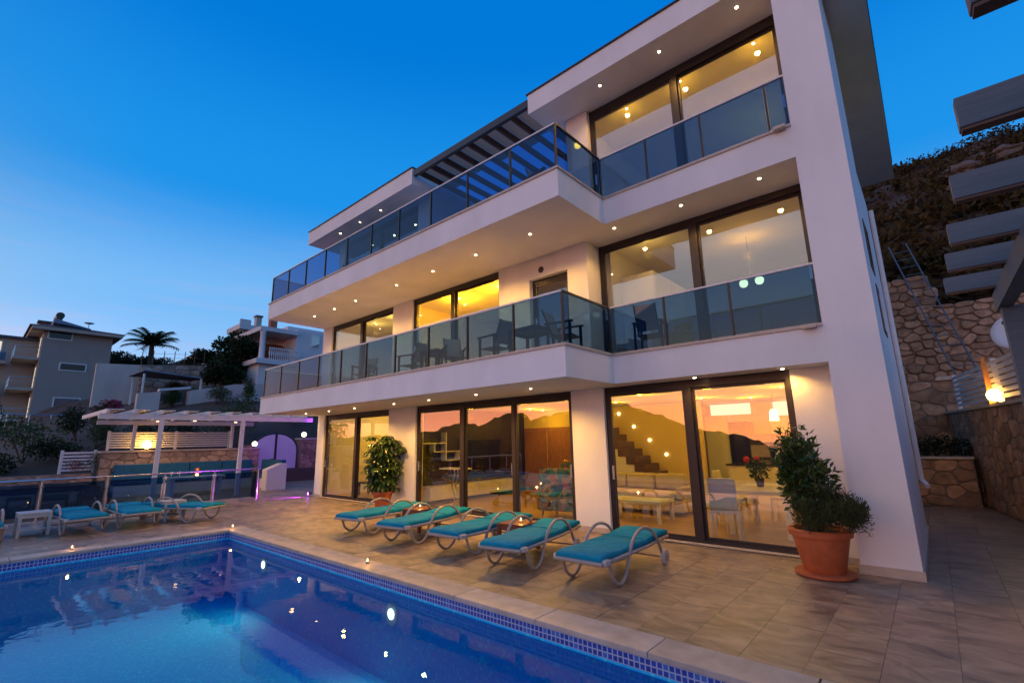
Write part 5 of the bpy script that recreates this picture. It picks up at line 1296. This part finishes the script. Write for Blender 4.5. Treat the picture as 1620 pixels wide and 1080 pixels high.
for x, y, r, h, m_, lab, fl in [
        (-27.5, 1.7, 1.2, 1.7, 'leaf', 'yellowish green bush in the dark left garden', None),
        (-26.0, .6, 1.2, .9, 'leaf_dark', 'spreading dark green bush at the left edge beyond the fence', None),
        (-26.5, 2.6, 1.0, .9, 'leaf_dark', 'low dark bush left of the short white fence', None),
        (-31.0, 3.6, .8, 1.7, 'leaf_dark', 'dark upright bush in front of the garden stair', None),
        (-31.5, 4.5, .8, 1.7, 'leaf_dark', 'dark bush with red flowers left of the pergola', 'flower_red'),
        (-28.0, 3.9, .8, 1.5, 'leaf_olive', 'brownish olive bush behind the short white fence', None),
        (-26.0, 5.4, .9, 2.0, 'leaf_dark', 'dark hedge bush behind the slatted fence at its left', None),
        (-26.0, 6.8, .9, 1.9, 'leaf_dark', 'dark hedge bush behind the slatted fence at its middle', None),
        (-26.2, 8.2, .9, 2.0, 'leaf_olive', 'olive bush behind the slatted fence at its right end', None),
        (-27.5, 9.6, 1.0, 2.4, 'leaf', 'green bush behind the left globe lamp', None),
        (-28.5, 12.8, 1.3, 2.2, 'leaf', 'green bush behind the right globe lamp by the gate', None),
        (-36.8, 11.2, .9, 1.3, 'leaf_olive', 'yellow green shrub at the foot of the long concrete wall', None),
        (-36.8, 13.2, .5, 1.9, 'leaf_olive', 'thin shrub against the right part of the long concrete wall', None),
        (-38.3, 9.0, .6, 1.2, 'leaf', 'green shrub in the opening of the concrete wall', None),
        (-46.2, 11.2, .9, 1.4, 'leaf_dark', 'dark shrub under the blue canopy', 'flower_red'),
        (-52.5, 0.4, 1.0, 2.2, 'leaf_olive', 'rusty brown shrub on the railed terrace', None)]:
    shrub(lab, x, y, r, h, m_, flowers=fl, leaf=.13, group='garden shrubs on the left slope', z=3.4 if x == -52.5 else None)
def hanging_vine():
    t = thing('climbing_vine', 'reddish climbing plant on a leaning pole by the short white fence', 'plant', (-23.1, 3.45, .9))
    MB().tube([(-23.1, 3.4, .4), (-23.3, 3.62, 2.2)], .025, 6).build('pole', 'bark', t)
    leaves_mesh('foliage', [(-23.1, 3.35, 1.2, .1, .28, .35, 260), (-23.1, 2.8, 1.15, .1, .3, .2, 140)], .07, 'leaf_olive', t); leaves_mesh('flowers', [(-23.05, 2.75, 1.15, .08, .12, .16, 40)], .07, 'pink_flower', t)
hanging_vine()
# scrub that covers the hillside: nobody could count it
def scrub():
    bl = []
    k = 0
    while k < 2100:
        y = 20.8+rng.random()**1.5*85; sp = .42*y
        x = rng.uniform(-6-.25*y, sp+8)
        if y > 95: continue
        z = float(terr(np.array(x), np.array(y))); s = rng.uniform(.5, 1.25)*(.55+y/90)
        bl.append((x, y, z+s*.25, s, s, s*.62, int(46+20*s))); k += 1
    for _ in range(700):
        x = rng.uniform(-105, -50); y = rng.uniform(1, 34); z = float(terr(np.array(x), np.array(y))); s = rng.uniform(.3, .9)
        if -70 < x < -50 and y < 10.5: continue
        bl.append((x, y, z+s*.2, s, s, s*.6, 42))
    leaves_mesh('hillside_scrub', bl, .42, 'scrub', None, 1.8)
    o = bpy.data.objects['hillside_scrub']; tag(o, 'dry brown scrub covering the slopes', 'scrub', kind='stuff')
scrub()
def boulders():
    pos = [(9.5, 66, 1.0, 'pale boulder high on the right skyline, topmost'), (7.6, 63, .8, 'pale boulder on the right skyline left of the topmost'), (6.4, 57, .7, 'boulder half way along the right ridge'), (5.0, 53, .8, 'boulder where the right ridge starts to climb'), (9.0, 60, .8, 'boulder under the topmost one on the right ridge'), (4.2, 47, .6, 'small boulder low on the right ridge')]
    for x, y, s, lab in pos:
        z = float(terr(np.array(float(x)), np.array(float(y)))); m = MB().sphere((0, 0, 0), 1, 14, 9)
        v = np.array(m.v); nz = 1+.22*np.sin(v[:,0]*4+x)+.18*np.sin(v[:,1]*5+y)+.16*np.sin(v[:,2]*6+x*y)
        v = v*nz[:, None]*np.array([s*1.3, s, s*.75])+np.array([x, y, z+s*.35]); m.v = [tuple(p) for p in v]
        o = m.build('boulder', 'rock'); tag(o, lab, 'boulder', 'boulders on the right ridge')
boulders()
